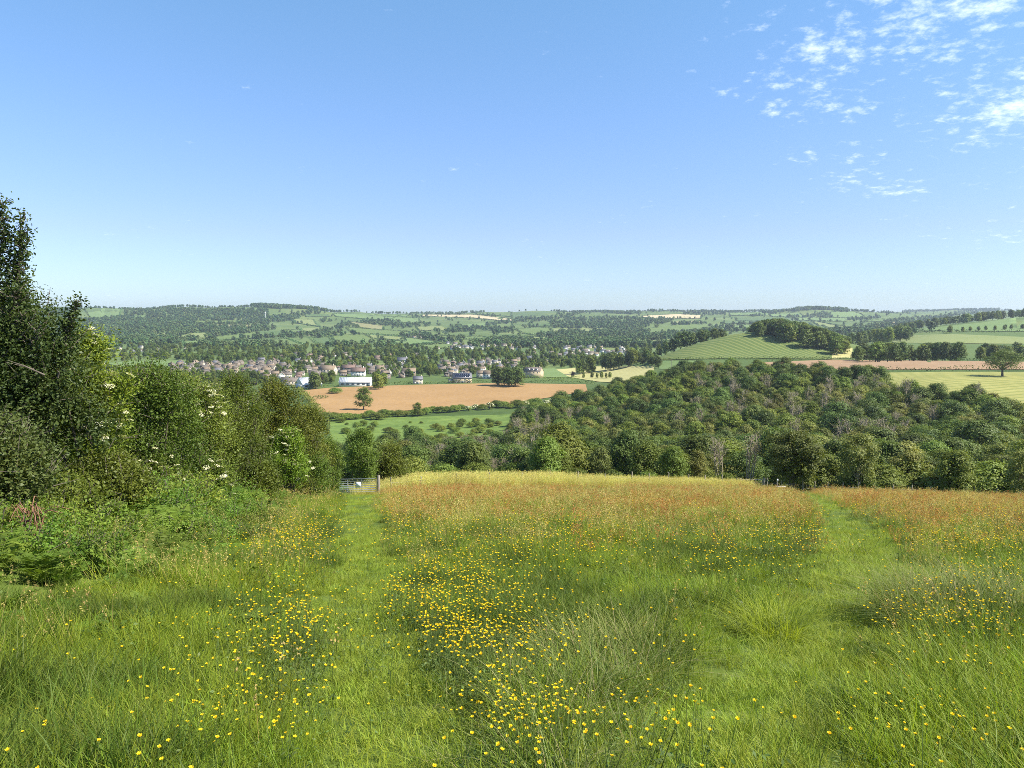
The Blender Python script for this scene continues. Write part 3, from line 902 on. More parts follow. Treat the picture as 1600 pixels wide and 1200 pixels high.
hedge(line, "long low hedge between the ploughed field and the village", None, 2.6, 2.6, .9, L_DARK, dens=3, seed=305)
line = [unproj(p, r) for p, r in zip(np.linspace(468, 508, 16), np.linspace(611, 655, 16))]
hedge(line, "tall unkempt hedge closing the near end of the orange ploughed field", None, 3.6, 4.5, .8, L_MID, dens=4, seed=307)
line = [unproj(p, r) for p, r in zip(np.linspace(476, 512, 12), np.linspace(628, 622, 12))]
hedge(line, "short spur of hedge sticking out into the orange ploughed field", None, 2.6, 3, .8, L_DARK, dens=4, seed=308)
line = [unproj(p, r) for p, r in zip(np.linspace(815, 905, 20), np.linspace(593.5, 596, 20))]
hedge(line, "bright green clipped garden hedge in front of the stone farmhouse", None, 4.2, 2.2, .6, L_LIGHT, "garden_hedge", 6, seed=306)

# tree rows on the ridge to the east and the belts of the near fields
def belt_trees(n, pxs, rows_top, d, dj, lab, grp, kinds=("field", "field", "fieldmid"), wide=.95, hclip=(6, 16)):
    for i in range(n):
        px = rng.uniform(pxs[0], pxs[-1]); dd = d + rng.uniform(-dj, dj); x = at_px(px, dd)
        tp = np.interp(px, pxs, rows_top) + rng.normal(0, 3.0)
        h = float(np.clip(zr(dd, tp) - float(T(x, dd)), *hclip))
        plant("belt_tree", kinds[i % len(kinds)], i, x, dd, h, lab, "tree", grp, wide)


belt_trees(62, [1330, 1380, 1430, 1480, 1530, 1600, 1680], [541, 530, 540, 534, 537, 540, 535], 610, 45, "dark tree in the belt of trees beyond the brown strip field", "trees beyond the brown strip field")
belt_trees(85, [1395, 1440, 1480, 1520, 1600, 1690], [507, 499, 492, 486, 477, 474], 1450, 60, "tree of the wood along the eastern ridge top", "trees on the eastern ridge top", hclip=(9, 17))
belt_trees(22, [1330, 1360, 1390, 1420], [519, 507, 505, 512], 1050, 90, "tree in the dip between the hilltop wood and the eastern ridge", "trees in the dip by the eastern ridge", hclip=(8, 20))
belt_trees(12, [1470, 1500, 1560, 1600], [514, 511, 511, 516], 1060, 12, "small group tree in the hedge between the eastern pastures", "trees in the eastern pasture hedge", hclip=(7, 13))
belt_trees(26, [905, 935, 960, 990, 1010, 1026], [561, 548, 546, 545, 546, 556], 800, 28, "dark tree in the solid grove behind the pale hay field", "trees of the grove behind the hay field", wide=.8, hclip=(8, 19))
belt_trees(4, [482, 510], [586, 583], 640, 6, "dark round tree in front of the white hall", "trees in front of the white hall", ("field",), 1.0, (8, 14))
belt_trees(6, [777, 808], [569, 566], 660, 12, "dark tree beside the stone farmhouse", "trees beside the stone farmhouse", ("field",), 1.0, (8, 17))
belt_trees(3, [586, 600], [578, 580], 640, 8, "leafy tree at the end of the white hall", "trees at the end of the white hall", ("fieldmid",), 1.0, (7, 13))
for i, px in enumerate((895, 912, 925, 933, 940, 947, 953)):
    x, d = unproj(px, 591)
    plant("garden_tree", "copper" if i in (0,) else "fieldmid", i, x, d, (7, 5, 6, 5, 6.5, 5, 6)[i],
          "dark copper leaved tree by the pale hay field" if i == 0 else "small garden tree by the pale hay field", "tree", None if i == 0 else "garden trees by the hay field", .8)

# ------------------------------------------------------------------ houses
W_MATS = {'brick': plain_mat("brick wall", (.235, .185, .14), (.18, .14, .105), 2.5), 'cream': plain_mat("cream render", (.50, .44, .33), (.43, .37, .28), .6),
          'white': plain_mat("white render", (.66, .64, .58), (.58, .56, .50), .6), 'stone': plain_mat("ham stone", (.50, .41, .26), (.38, .30, .19), 1.6)}
R_MATS = {'brown': plain_mat("brown roof tile", (.18, .15, .118), (.125, .105, .088), 1.2), 'orange': plain_mat("orange roof tile", (.25, .19, .125), (.19, .14, .095), 1.0),
          'slate': plain_mat("slate roof", (.17, .165, .175), (.12, .12, .13), 1.2, .6), 'red': plain_mat("red roof tile", (.21, .14, .108), (.15, .10, .08), 1.0)}
GLASS = plain_mat("window glass", (.045, .055, .07), (.03, .035, .045), .8, .1, spec=.6)
SOLAR = plain_mat("solar panel", (.02, .026, .05), (.014, .018, .035), .5, .15, spec=.6)
DOORM = plain_mat("painted door", (.14, .18, .2), (.1, .13, .15), 2, .5)


def house_parts(w, dp, he, hr, wall, roof, hip=0.0, chim=True, wins=2):
    parts = []
    mb = MB(); a, b = w / 2, dp / 2; e = 0.45 if hip == 0 else .4
    mb.box((-a, -b, -1.5), (a, b, he))
    if hip == 0:
        mb.add([[-a, -b, he], [-a, b, he], [-a, 0, he + hr]], [[0, 2, 1]]); mb.add([[a, -b, he], [a, b, he], [a, 0, he + hr]], [[0, 1, 2]])
    parts.append(("wall", mb.build("house wall", [wall]), None))
    mb = MB(); o = .35; t = .22; k = hr / b; lo = he - o * k
    rx = a + .25; h0 = hip
    # two slopes of real thickness, or a hipped roof
    if hip == 0:
        for s in (-1, 1):
            V = [[-rx, s * (b + o), lo], [rx, s * (b + o), lo], [rx, 0, he + hr], [-rx, 0, he + hr]]
            V += [[v[0], v[1], v[2] + t] for v in V]
            mb.add(V, [[0, 1, 2, 3], [4, 7, 6, 5], [0, 4, 5, 1], [1, 5, 6, 2], [3, 2, 6, 7], [0, 3, 7, 4]])
    else:
        V = [[-a - o, -b - o, lo], [a + o, -b - o, lo], [a + o, b + o, lo], [-a - o, b + o, lo], [-a + h0, 0, he + hr], [a - h0, 0, he + hr]]
        mb.add(V, [[0, 1, 5, 4], [2, 3, 4, 5], [0, 3, 2, 1]]); mb.add(V, [[1, 2, 5], [3, 0, 4]])
    rm = mb.build("house roof", [roof])
    cm = None
    if chim:
        mb = MB(); cx = a * .72 if hip == 0 else a * .2
        mb.box((cx - .4, -.3, he + hr * .5), (cx + .4, .3, he + hr + 1.2)); mb.tube([[cx - .15, 0, he + hr + 1.2], [cx - .15, 0, he + hr + 1.6]], [.12, .1], 6, 1)
        mb.tube([[cx + .18, 0, he + hr + 1.2], [cx + .18, 0, he + hr + 1.6]], [.12, .1], 6, 1)
        cm = mb.build("chimney", [wall, R_MATS['orange']])
    parts.append(("roof", rm, cm))
    if wins:
        fm = MB(); fm.box((-.62, -.05, -.62), (-.5, .05, .62)); fm.box((.5, -.05, -.62), (.62, .05, .62)); fm.box((-.5, -.05, .5), (.5, .05, .62)); fm.box((-.5, -.05, -.62), (.5, .05, -.5))
        fm.box((-.05, -.05, -.5), (.05, .05, .5)); fm.box((-.5, -.02, -.5), (-.05, .02, .5), 1); fm.box((.05, -.02, -.5), (.5, .02, .5), 1)
        wm = fm.build("window", [WHITE, GLASS])
        xs = [-w * .3, w * .3] if wins == 2 else [-w * .34, -w * .12, w * .12, w * .34]
        rows = [he - 1.1] + ([1.35] if he > 4 else [])
        for zz in rows:
            for xx in xs:
                parts.append(("window", wm, (xx, -b - .03, zz, 0)))
        parts.append(("window", wm, (a + .03, 0, he - 1.1, math.pi / 2)))
        dm = MB(); dm.box((-.5, -.05, 0), (.5, .05, 2.05)); dm.box((-.58, -.03, 0), (-.5, .03, 2.12), 1); dm.box((.5, -.03, 0), (.58, .03, 2.12), 1)
        parts.append(("door", dm.build("house door", [DOORM, WHITE]), (0, -b - .03, 0, 0)))
    return parts


def put_house(name, parts, x, y, rz, label, group=None, scl=1.0, far=False, cat="house"):
    root = link(name, None, loc=(x, y, float(T(x, y)) + .1), rz=rz, scl=scl, label=label, cat=cat, group=group)
    for nm, me, extra in parts:
        if nm in ("wall", "roof"):
            p = link(nm, me, root)
            if nm == "roof" and extra is not None: link("chimney", extra, p)
        elif not far:
            xx, yy, zz, r = extra
            link(nm, me, root, (xx, yy, zz), r)
    return root


HP = {}
for wn, wm in W_MATS.items():
    for rn, rm in R_MATS.items():
        HP[(wn, rn)] = [house_parts(9.5, 7.2, 4.9, 2.7, wm, rm), house_parts(12.5, 7.0, 4.6, 2.9, wm, rm, wins=4), house_parts(8.2, 7.6, 5.0, 2.6, wm, rm, hip=2.6)]
COMBO = [(('brick', 'brown'), .26), (('brick', 'orange'), .12), (('brick', 'red'), .1), (('cream', 'brown'), .14), (('cream', 'slate'), .08), (('white', 'brown'), .1),
         (('white', 'orange'), .08), (('stone', 'brown'), .06), (('white', 'slate'), .06)]
CK = [c[0] for c in COMBO]; CP = np.array([c[1] for c in COMBO]); CP /= CP.sum()
WORDS = {'brick': 'red brick', 'cream': 'cream rendered', 'white': 'white rendered', 'stone': 'golden stone', 'brown': 'brown tiled', 'orange': 'orange tiled', 'slate': 'grey slate', 'red': 'red tiled'}
HOUSE_PX = []
taken = []


def free(x, y, r):
    for a, b in taken:
        if (a - x) ** 2 + (b - y) ** 2 < r * r: return False
    taken.append((x, y)); return True


# single buildings along the edge of the village
def special(px, row):
    x, d = unproj(px, row); taken.append((x, d)); return x, d


x, d = special(834, 590)
parts = house_parts(17, 9.5, 6.2, 4.0, W_MATS['stone'], R_MATS['brown'], wins=4)
root = put_house("farmhouse", parts, x, d, R(-24), "large golden stone farmhouse with white dormers behind a clipped hedge")
for xx in (-4.2, 0, 4.2):
    mb = MB(); mb.box((xx - .9, -3.6, 7.0), (xx + .9, -1.2, 9.0)); mb.box((xx - .6, -3.68, 7.5), (xx + .6, -3.6, 8.7), 1); mb.box((xx - 1.05, -3.8, 9.0), (xx + 1.05, -1.0, 9.2), 2)
    link("dormer", mb.build("dormer", [WHITE, GLASS, R_MATS['slate']]), root)
mb = MB(); mb.box((-15, -3.5, -1), (-8.52, 3.5, 3.2)); mb.add([[-15.2, -3.8, 3.2], [-8.52, -3.8, 3.2], [-8.52, 0, 5.6], [-15.2, 0, 5.6], [-15.2, 3.8, 3.2], [-8.52, 3.8, 3.2]], [[0, 1, 2, 3], [3, 2, 5, 4]], 1)
link("side_wing", mb.build("side wing", [W_MATS['stone'], R_MATS['slate']]), root)
x, d = special(722, 598)
parts = house_parts(17, 9, 4.6, 4.2, W_MATS['stone'], R_MATS['slate'], wins=4)
root = put_house("barn_house", parts, x, d, R(12), "long stone house with dark solar panels across its slate roof")
mb = MB()
for xx in np.arange(-6.2, 6.3, 1.75):
    for s0, s1 in ((.12, .46), (.5, .84)):
        y0, y1 = -4.5 * (1 - s0) - .1, -4.5 * (1 - s1) - .1
        V = [[xx - .8, y0, 4.6 + 4.2 * s0 + .32], [xx + .8, y0, 4.6 + 4.2 * s0 + .32], [xx + .8, y1, 4.6 + 4.2 * s1 + .32], [xx - .8, y1, 4.6 + 4.2 * s1 + .32]]
        V += [[v[0], v[1], v[2] - .06] for v in V]
        mb.add(V, [[0, 1, 2, 3], [4, 7, 6, 5], [0, 4, 5, 1], [1, 5, 6, 2], [2, 6, 7, 3], [3, 7, 4, 0]])
link("solar_panel", mb.build("solar panel", [SOLAR]), root)
mb = MB(); mb.box((-12.5, -3, -1), (-8.52, 3, 3)); mb.box((-12.7, -3.2, 3), (-8.52, 3.2, 3.25), 1)
link("side_wing", mb.build("side wing", [W_MATS['cream'], R_MATS['slate']]), root)
def hall(name, px, row, L, dp, he, hr, rz, label):
    x, d = special(px, row)
    mb = MB(); a, b = L / 2, dp / 2
    mb.box((-a, -b, -1), (a, b, he)); mb.add([[-a, -b, he], [-a, b, he], [-a, 0, he + hr]], [[0, 2, 1]]); mb.add([[a, -b, he], [a, b, he], [a, 0, he + hr]], [[0, 1, 2]])
    root = link(name, None, loc=(x, d, float(T(x, d))), rz=rz, label=label, cat="hall")
    link("wall", mb.build("hall wall", [W_MATS['white']]), root)
    mb = MB(); o = .4; rx = a + .3
    for s in (-1, 1):
        n = int(L / 1.2)
        V = [[-rx, s * (b + o), he - .1], [rx, s * (b + o), he - .1], [rx, 0, he + hr], [-rx, 0, he + hr]]; V += [[v[0], v[1], v[2] + .18] for v in V]
        mb.add(V, [[0, 1, 2, 3], [4, 7, 6, 5], [0, 4, 5, 1], [1, 5, 6, 2], [3, 2, 6, 7], [0, 3, 7, 4]])
        for xx in np.linspace(-rx, rx, n):
            V = [[xx - .04, s * (b + o), he + .08], [xx + .04, s * (b + o), he + .08], [xx + .04, 0, he + hr + .18], [xx - .04, 0, he + hr + .18]]; V += [[v[0], v[1], v[2] + .06] for v in V]
            mb.add(V, [[4, 7, 6, 5], [0, 4, 5, 1], [1, 5, 6, 2], [0, 3, 7, 4]])
    link("roof", mb.build("hall roof", [WHITE]), root)
    wm = MB(); wm.box((-1.2, -.05, -.5), (1.2, .05, .5)); wm.box((-1.3, -.03, .5), (1.3, .03, .6), 1); w = wm.build("hall window", [GLASS, WHITE])
    for xx in np.arange(-a + 3, a - 2, 4.5):
        link("window", w, root, (xx, -b - .04, he * .62))
    dm = MB(); dm.box((-1.4, -.05, 0), (1.4, .05, 2.8)); link("door", dm.build("hall door", [DOORM]), root, (a * .86, -b - .04, 0))


hall("village_hall", 556, 603, 27, 12, 3.6, 3.8, R(3), "long white hall with a wide white sheet roof by the ploughed field")
hall("white_barn", 482, 605, 17, 16, 2.8, 5.6, R(40), "smaller white barn with a pointed gable behind dark round trees")
x, d = special(453, 602)
put_house("bungalow", house_parts(16, 9, 3.6, 3.2, W_MATS['cream'], R_MATS['brown'], wins=4), x, d, R(-14), "cream bungalow with a broad pale brown roof next to the white barn")
x, d = at_px(371, 470), 470
taken.append((x, d))
put_house("villa", house_parts(11, 10.5, 9.5, 4.2, W_MATS['cream'], R_MATS['slate'], hip=4.6), x, d, R(20), "cream villa with a grey pyramid slate roof showing above the bushes")
x, d = special(629, 570)
put_house("cottage", house_parts(13, 8, 6, 3, W_MATS['white'], R_MATS['slate'], wins=4), x, d, R(8), "white house with gable chimneys among tall trees in the village middle")
for px, row, cb, k, rz, sc, lab in (
        (766, 592, ('white', 'orange'), 1, -18, 1.05, "white house with an orange roof next to the solar panel house"), (752, 590, ('cream', 'orange'), 0, 15, .9, "small cream house squeezed beside the white orange-roofed house"),
        (653, 600, ('cream', 'slate'), 0, 10, .9, "small cream house with slate roof below the orange-roofed house"), (639, 588, ('brick', 'orange'), 1, 5, 1.1, "brick house with a broad orange roof among garden trees"),
        (602, 592, ('brick', 'orange'), 2, 30, 1, "brick house with hipped orange roof just past the white hall"), (594, 582, ('brick', 'orange'), 0, -20, 1, "orange-roofed brick house uphill of the white hall's end"),
        (560, 588, ('white', 'red'), 1, 6, 1.15, "white house with long red roof directly behind the white hall"), (545, 582, ('brick', 'red'), 1, 4, 1.1, "brick house with long red roof rising behind the white hall"),
        (513, 586, ('cream', 'orange'), 1, -12, 1.3, "broad orange-roofed house between the white barn and hall"), (480, 582, ('cream', 'brown'), 0, 70, .9, "narrow yellow cream house end-on behind the bungalow")):
    x, d = special(px, row)
    put_house("house", HP[cb][k], x, d, R(rz), lab, scl=sc)


def estate(n, pxr, rowr, key, grp, rad, combos=None, base_rz=0, far=False, pw=None):
    made = 0; tries = 0
    while made < n and tries < n * 30:
        tries += 1
        px = rng.uniform(*pxr); row = rng.uniform(*rowr)
        x, d = unproj(px, row)
        if not free(x, d, rad): continue
        cb = combos[int(rng.integers(0, len(combos)))] if combos else CK[int(rng.choice(len(CK), p=CP))]
        HOUSE_PX.append((px, row))
        lab = "%s house, %s roof, %s" % (WORDS[cb[0]], WORDS[cb[1]], key)
        put_house("house", HP[cb][int(rng.choice(3, p=[.45, .35, .2]))], x, d, base_rz + rng.choice([0, 0, math.pi / 2]) + rng.normal(0, .15), lab, lab + " " + grp, rng.uniform(.6, .82), far)
        made += 1


BR = [('brick', 'brown'), ('brick', 'brown'), ('cream', 'brown'), ('brick', 'orange'), ('cream', 'orange'), ('brick', 'slate')]
estate(95, (268, 428), (569, 587), "in the close-built west estate", "west estate", 9, BR, R(-15))
estate(46, (400, 505), (565, 594), "in the middle streets of the village", "middle streets", 11, None, R(10))
estate(24, (500, 640), (572, 590), "in streets behind the white hall", "streets behind the hall", 15, None, R(0))
estate(56, (690, 805), (566, 592), "behind the solar panel house", "east streets", 11, None, R(-8))
estate(14, (410, 680), (554, 566), "half hidden at the village back", "back streets", 18, None, R(5), True)
PALE = [('white', 'brown'), ('cream', 'brown'), ('white', 'orange'), ('cream', 'slate'), ('white', 'slate')]
estate(46, (685, 835), (537, 548), "in the distant pale village", "distant village", 11, PALE, R(0), True)
estate(44, (878, 985), (543, 560), "in the distant village beyond the grove", "distant village beyond the grove", 11, PALE, R(10), True)
estate(12, (800, 880), (552, 572), "among trees past the farmhouse", "houses among trees", 18, None, R(0), True)
estate(12, (150, 360), (543, 553), "scattered under the wooded hill", "houses below the western hill", 25, PALE, R(0), True)
estate(8, (440, 540), (520, 527), "in the hamlet on the far green hillside", "hillside hamlet", 20, PALE, R(0), True)
estate(9, (640, 690), (523, 530), "in the hamlet above the distant village", "upper hamlet", 20, PALE, R(0), True)
# slim masts
for px, row, h, lab in ((555, 611, 12, "slim pale pole standing at the edge of the ploughed field"), (1049, 590, 13, "dark wooden power pole rising above the wood")):
    x, d = unproj(px, row)
    mb = MB(); mb.tube([[0, 0, -.5], [0, 0, h]], [.16, .11], 8); mb.box((-1, -.07, h - .9), (1, .07, h - .7))
    link("utility_pole", mb.build("utility pole", [WOOD if h > 12 else STEEL]), loc=(x, d, float(T(x, d))), label=lab, cat="pole")
x, d = unproj(414.5, 500)
mb = MB(); mb.tube([[0, 0, -1], [0, 0, 34]], [1.6, 1.1], 10); mb.box((-2, -2, 28), (2, 2, 29.2))
link("mast", mb.build("mast", [WHITE]), loc=(x, d, float(T(x, d))), label="pale slender mast below the wooded ridge", cat="mast")


# ------------------------------------------------------------------ trees of the valley floor and the far hills
def in_field(px, row, grow=0.0):
    for a, b in FIELDS_PX:
        l = max(min(a[0, 0], b[0, 0]), -999); r = max(a[-1, 0], b[-1, 0])
        if px < l or px > r: continue
        t0 = np.interp(px, a[:, 0], a[:, 1]) + grow; t1 = np.interp(px, b[:, 0], b[:, 1]) - grow
        if t0 < row < t1: return True
    return False


def near_house(x, y, r=11):
    return any((a - x) ** 2 + (b - y) ** 2 < r * r for a, b in taken)


vill = []
tries = 0
while len(vill) < 2300 and tries < 60000:
    tries += 1
    px = rng.uniform(60, 1060); row = rng.uniform(541, 604)
    if row > np.interp(px, [60, 470, 530, 900, 930, 1060], [604, 604, 600, 597, 578, 574]): continue
    if in_field(px, row, -1): continue
    if 262 < px < 432 and 566 < row < 588 and rng.uniform() < .78: continue
    if 685 < px < 805 and 563 < row < 593 and rng.uniform() < .55: continue
    if 400 < px < 610 and 566 < row < 594 and rng.uniform() < .45: continue
    if (685 < px < 840 and 534 < row < 549 or 878 < px < 990 and 541 < row < 561) and rng.uniform() < .75: continue
    x, d = unproj(px, row)
    if near_house(x, d, 5.5): continue
    # keep the white buildings and the farmhouse in sight
    if row > 586 and (520 < px < 585 or 700 < px < 750 or 808 < px < 865 or 430 < px < 478) : continue
    if row > 590 and px > 600: continue
    vill.append((d, x, px, row))
vill.sort()
for i, (d, x, px, row) in enumerate(vill[:150]):
    k = ("field", "fieldmid", "field", "fieldmid", "copper")[i % 5 if i % 25 == 4 else i % 4]
    h = rng.uniform(3.8, 7.5)
    lab = "copper leaved tree among the village gardens" if k == "copper" else ("dark green tree among the village houses" if k == "field" else "mid green tree among the village houses")
    plant("garden_tree", k, i, x, d, h, lab, "tree", lab + " group", rng.uniform(.9, 1.25))
rest = vill[150:]
scatter("village_trees", "mid_wood_lib", [(x, d, float(T(x, d))) for d, x, px, row in rest], rng.integers(0, 5, len(rest)), spin(len(rest)),
        np.array([rng.uniform(.38, .8) * (1 if d < 1000 else 1.2) for d, x, px, row in rest]), "mass of trees between and behind the village houses", "trees")

far = []
for _ in range(26000):
    px = rng.uniform(-60, 1700); row = rng.uniform(484, 544)
    if in_field(px, row, .6): continue
    x, d = unproj(px, row)
    if d < 1150: continue
    if px > 1330 and d < 1700 and rng.uniform() < .8: continue
    if near_house(x, d, 12): continue
    dens = .62
    if px < 420 and row < 530: dens = .95
    if 860 < px < 1010 and row > 497: dens = .95
    if 430 < px < 700 and row > 510: dens = .28
    if 500 < px < 860 and row < 498: dens = .25
    if 1000 < px < 1400 and row < 500: dens = .5
    cl = math.sin(px * .031 + row * .19) + math.sin(px * .013 - row * .30 + 1.7) + math.sin(px * .061 + row * .43)
    if dens < .9: dens = min(1, dens * 1.9) if cl > .45 else dens * .10
    if rng.uniform() > dens: continue
    far.append((x, d, rng.uniform(.75, 1.25)))
# woods along the skyline
for a, b, d0, d1, n, sc in ((395, 512, 3450, 3700, 420, 1.45), (1238, 1322, 3700, 3950, 300, 1.5), (60, 400, 3500, 3700, 240, 1.0), (640, 760, 4380, 4480, 60, 1.3), (860, 1240, 4350, 4520, 420, 1.15),
                             (1330, 1420, 4300, 4500, 60, 1.1), (1410, 1560, 5800, 6050, 260, 1.7), (940, 1000, 3950, 4100, 110, 1.3), (520, 640, 4100, 4400, 14, 1.0), (1190, 1245, 3750, 3950, 90, 1.2)):
    for _ in range(n):
        d = rng.uniform(d0, d1); x = at_px(rng.uniform(a, b), d); far.append((x, d, sc * rng.uniform(.75, 1.15)))
fa = np.array(far)
scatter("hillside_woodland", "far_wood_lib", np.stack([fa[:, 0], fa[:, 1], T(fa[:, 0], fa[:, 1])], 1), rng.integers(0, 3, len(fa)), spin(len(fa)), fa[:, 2],
        "patchwork of distant woods and hedgerow trees over the far hills", "woodland")


# ------------------------------------------------------------------ the field hedge close by
def umbel_mesh(seed, r=.10, n=46):
    g = np.random.default_rng(seed); a = g.uniform(0, 6.28, n); q = r * np.sqrt(g.uniform(0, 1, n))
    C = np.stack([q * np.cos(a), q * np.sin(a), .03 - 1.8 * q * q + g.normal(0, .006, n)], 1)
    V, F = leaf_quads(C, g.normal(0, 1, C.shape), norm(g.normal(0, .3, C.shape) + [0, 0, 1]), .035, .032)
    mb = MB(); mb.add(V, F)
    for k in range(6):
        mb.tube([[0, 0, -.09], [C[k, 0] * .8, C[k, 1] * .8, C[k, 2] - .01]], .004, 3, 1)
    return mb.build("flower cluster", [F_CREAM, G_STEM])


UMB = [umbel_mesh(k) for k in range(3)]


def bush(name, px, d, top_row, wpx, mat, label, seed, leaf=.065, nsh=1500, nleaf=13, slen=.5, flowers=0, cat="bush", group=None, z0=.1, nl=24, tr=.05, up=.7, fl_rows=None, x=None, deep=1.0, rmin=.24, rmax=.4, trunk_mat=None, stems=4):
    g = np.random.default_rng(seed)
    x = at_px(px, d) if x is None else x
    gz = float(T(x, d)); H = (zr(d, top_row) - gz) * 1.06; W = 2 * wpx / FPX * d * 1.08; nsh = int(nsh * 1.7); leaf *= 1.12
    lobes = dome_lobes(g, H - slen * .45, W * .95, z0, nl, rmin, rmax)
    V, F, base, sd, ln = shoot_leaves(g, lobes, nsh, nleaf, slen, leaf, up)
    V[:, 1] *= deep
    mb = limbs(g, lobes, H - slen * .6, z0, tr, 6, stems=stems)
    for i in range(0, nsh, 9):
        mb.tube([base[i] * [1, deep, 1], (base[i] + sd[i] * ln[i]) * [1, deep, 1]], [.012, .004], 3)
    root = link(name, None, loc=(x, d, gz), label=label, cat=cat, group=group)
    link("trunk", mb.build(name + " trunk", [trunk_mat or BARK], True), root)
    link("crown", mesh_np(name + " crown", V, F, [mat]), root)
    if flowers:
        tips = (base + sd * ln[:, None] * .9) * [1, deep, 1]
        ok = np.where((tips[:, 1] < .1 * W) & (tips[:, 2] > H * .3))[0]
        if fl_rows:
            rws = project(x + tips[:, 0], d + tips[:, 1], gz + tips[:, 2])[1]
            ok = np.where((rws > fl_rows[0]) & (rws < fl_rows[1]) & (tips[:, 1] < 0))[0]
        sc = g.choice(ok, min(int(flowers * 2.0), len(ok)), replace=False)
        for j, i in enumerate(sc):
            o = link("flower_cluster", UMB[j % 3], root, tuple(tips[i] + [0, -.06, .04]), g.uniform(0, 6), g.uniform(.7, 1.2))
            o.rotation_euler = (g.normal(.3, .25), g.normal(.15, .25), g.uniform(0, 6.28))
    return root


# tall thorn tree at the edge of the picture: open upper stems against the sky
def thorn_tree():
    g = np.random.default_rng(77); d = 17.0; x = -12.15; gz = float(T(x, d))
    root = link("thorn_tree", None, loc=(x, d, gz), label="tall dark thorn tree with thin open top rising over the field hedge", cat="tree")
    mb = MB(); Vs = []; Fs = []; n0 = 0
    stems = [((-.4, .1), 7.3, .8), ((.45, -.2), 6.9, .6), ((.95, .1), 7.0, .5), ((1.3, .2), 6.75, .36), ((1.2, .3), 5.9, .55), ((1.3, -.3), 5.1, .8), ((2.5, -.1), 4.85, .34), ((2.1, -.6), 4.3, .55), ((1.7, -.5), 4.6, .6), ((-1.2, .3), 7.2, .8), ((-.1, .9), 6.3, .8), ((.2, -.9), 6.2, .8)]
    for (ox, oy), h, spread in stems:
        P = np.array([[ox * .15, oy * .15, -.3], [ox * .35, oy * .4, h * .3], [ox * .8, oy * .8, h * .62], [ox + g.normal(0, .08), oy, h]])
        t = np.linspace(0, 1, 14); PP = pchip([0, .33, .66, 1], P, t) + g.normal(0, .035, (14, 3))
        mb.tube(PP, np.linspace(.10, .008, 14), 6)
        nt = 140
        for _ in range(nt):
            s = g.uniform(.32, 1) ** .8; b = pchip([0, .33, .66, 1], P, [s])[0]
            az = g.uniform(0, 6.28); ln = spread * g.uniform(.35, 1) * (1.25 - .75 * s)
            e = b + np.array([math.cos(az), math.sin(az), g.uniform(.2, 1.1)]) * ln
            mid = (b + e) / 2 + g.normal(0, .05, 3)
            mb.tube([b, mid, e], [.02, .013, .004], 4)
            m = int(25 * ln / .5) + 8
            u = g.uniform(.25, 1.05, m)[:, None]
            C = b * (1 - u) + e * u + g.normal(0, .085, (m, 3))
            V, F = leaf_quads(C, g.normal(0, 1, C.shape), norm(g.normal(0, .7, C.shape) + [0, 0, .6]), .072 * g.uniform(.6, 1.4, m), .05)
            Vs.append(V); Fs.append(F + n0); n0 += len(V)
    lob = np.array([[-.6, 0, 3.2, 1.5], [.7, -.5, 3.0, 1.3], [1.5, -.4, 2.6, 1.1], [.2, -.9, 2.0, 1.3], [1.1, .4, 3.9, 1.0], [-1.2, .5, 4.4, 1.2], [0, 0, 4.5, 1.0], [1.9, .3, 1.8, 1.1], [2.1, -.2, 3.4, .75], [.9, -.9, 1.2, 1.1]])
    V, F, base, sd, ln = shoot_leaves(g, lob, 4600, 13, .5, .080, .6)
    for i in range(0, 4600, 16):
        mb.tube([base[i], base[i] + sd[i] * ln[i]], [.014, .004], 3)
    for i in range(16):                 # bare pale branches that cross the face of the crown
        a = lob[g.integers(0, len(lob)), :3] + [g.normal(0, .3), -1.1, g.normal(0, .3)]
        e = a + np.array([g.uniform(-.8, .8), -.15, g.uniform(.1, .8)])
        mb.tube([a, (a + e) / 2 + g.normal(0, .06, 3), e], [.022, .016, .005], 5)
    Vs.append(V); Fs.append(F + n0)
    link("trunk", mb.build("thorn trunk", [BARK], True), root)
    link("crown", mesh_np("thorn crown", np.concatenate(Vs), np.concatenate(Fs), [L_THORN]), root)


thorn_tree()
bush("elder_bush", 140, 18.6, 536, 62, L_ELDER, "bright yellow green elder with cream flower heads leaning out of the thorn tree", 201, .085, 700, 12, .5, 34, rmin=.16, rmax=.3, up=.5, z0=1.2, nl=14)
bush("hedge_bush", 235, 24, 578, 95, L_HEDGE, "dark green hedge bush with upright shoots between the elder and the cream-topped bush", 202, .07, 2000, 13, .6)
bush("elder_bush", 300, 28, 596, 70, L_HEDGE2, "large olive green elder sprinkled with cream flowers along its top", 203, .07, 1900, 13, .5, 60, fl_rows=(600, 650))
bush("hedge_bush", 365, 33, 592, 60, L_HEDGE, "hedge bush with a ragged top under the grey roofed villa", 204, .07, 1800, 13, .6)
bush("hedge_bush", 432, 39, 601, 66, L_HEDGE2, "big rounded olive hedge bush with the highest dome along the hedge", 205, .085, 2100, 13, .5)
bush("elder_bush", 448, 37, 672, 34, L_ELDER, "small elder with cream blossoms at the foot of the big rounded bush", 206, .08, 700, 12, .4, 34, z0=.6)
bush("hedge_bush", 480, 47, 640, 40, L_HEDGE2, "olive hedge bush sloping down toward the metal gate", 207, .09, 1600, 12, .5)
bush("hedge_bush", 508, 56, 690, 25, L_HEDGE, "last low hedge bush just before the metal gate", 208, .09, 1200, 12, .5)
bush("willow_bush", 560, 70, 676, 36, L_LIGHT, "light green willow bush standing behind the metal gate", 209, .12, 1200, 12, .8, nl=14, rmin=.16, rmax=.3)
bush("willow_bush", 607, 73, 696, 34, L_HEDGE2, "olive bush behind the first fence posts", 210, .12, 1100, 12, .7, nl=14)
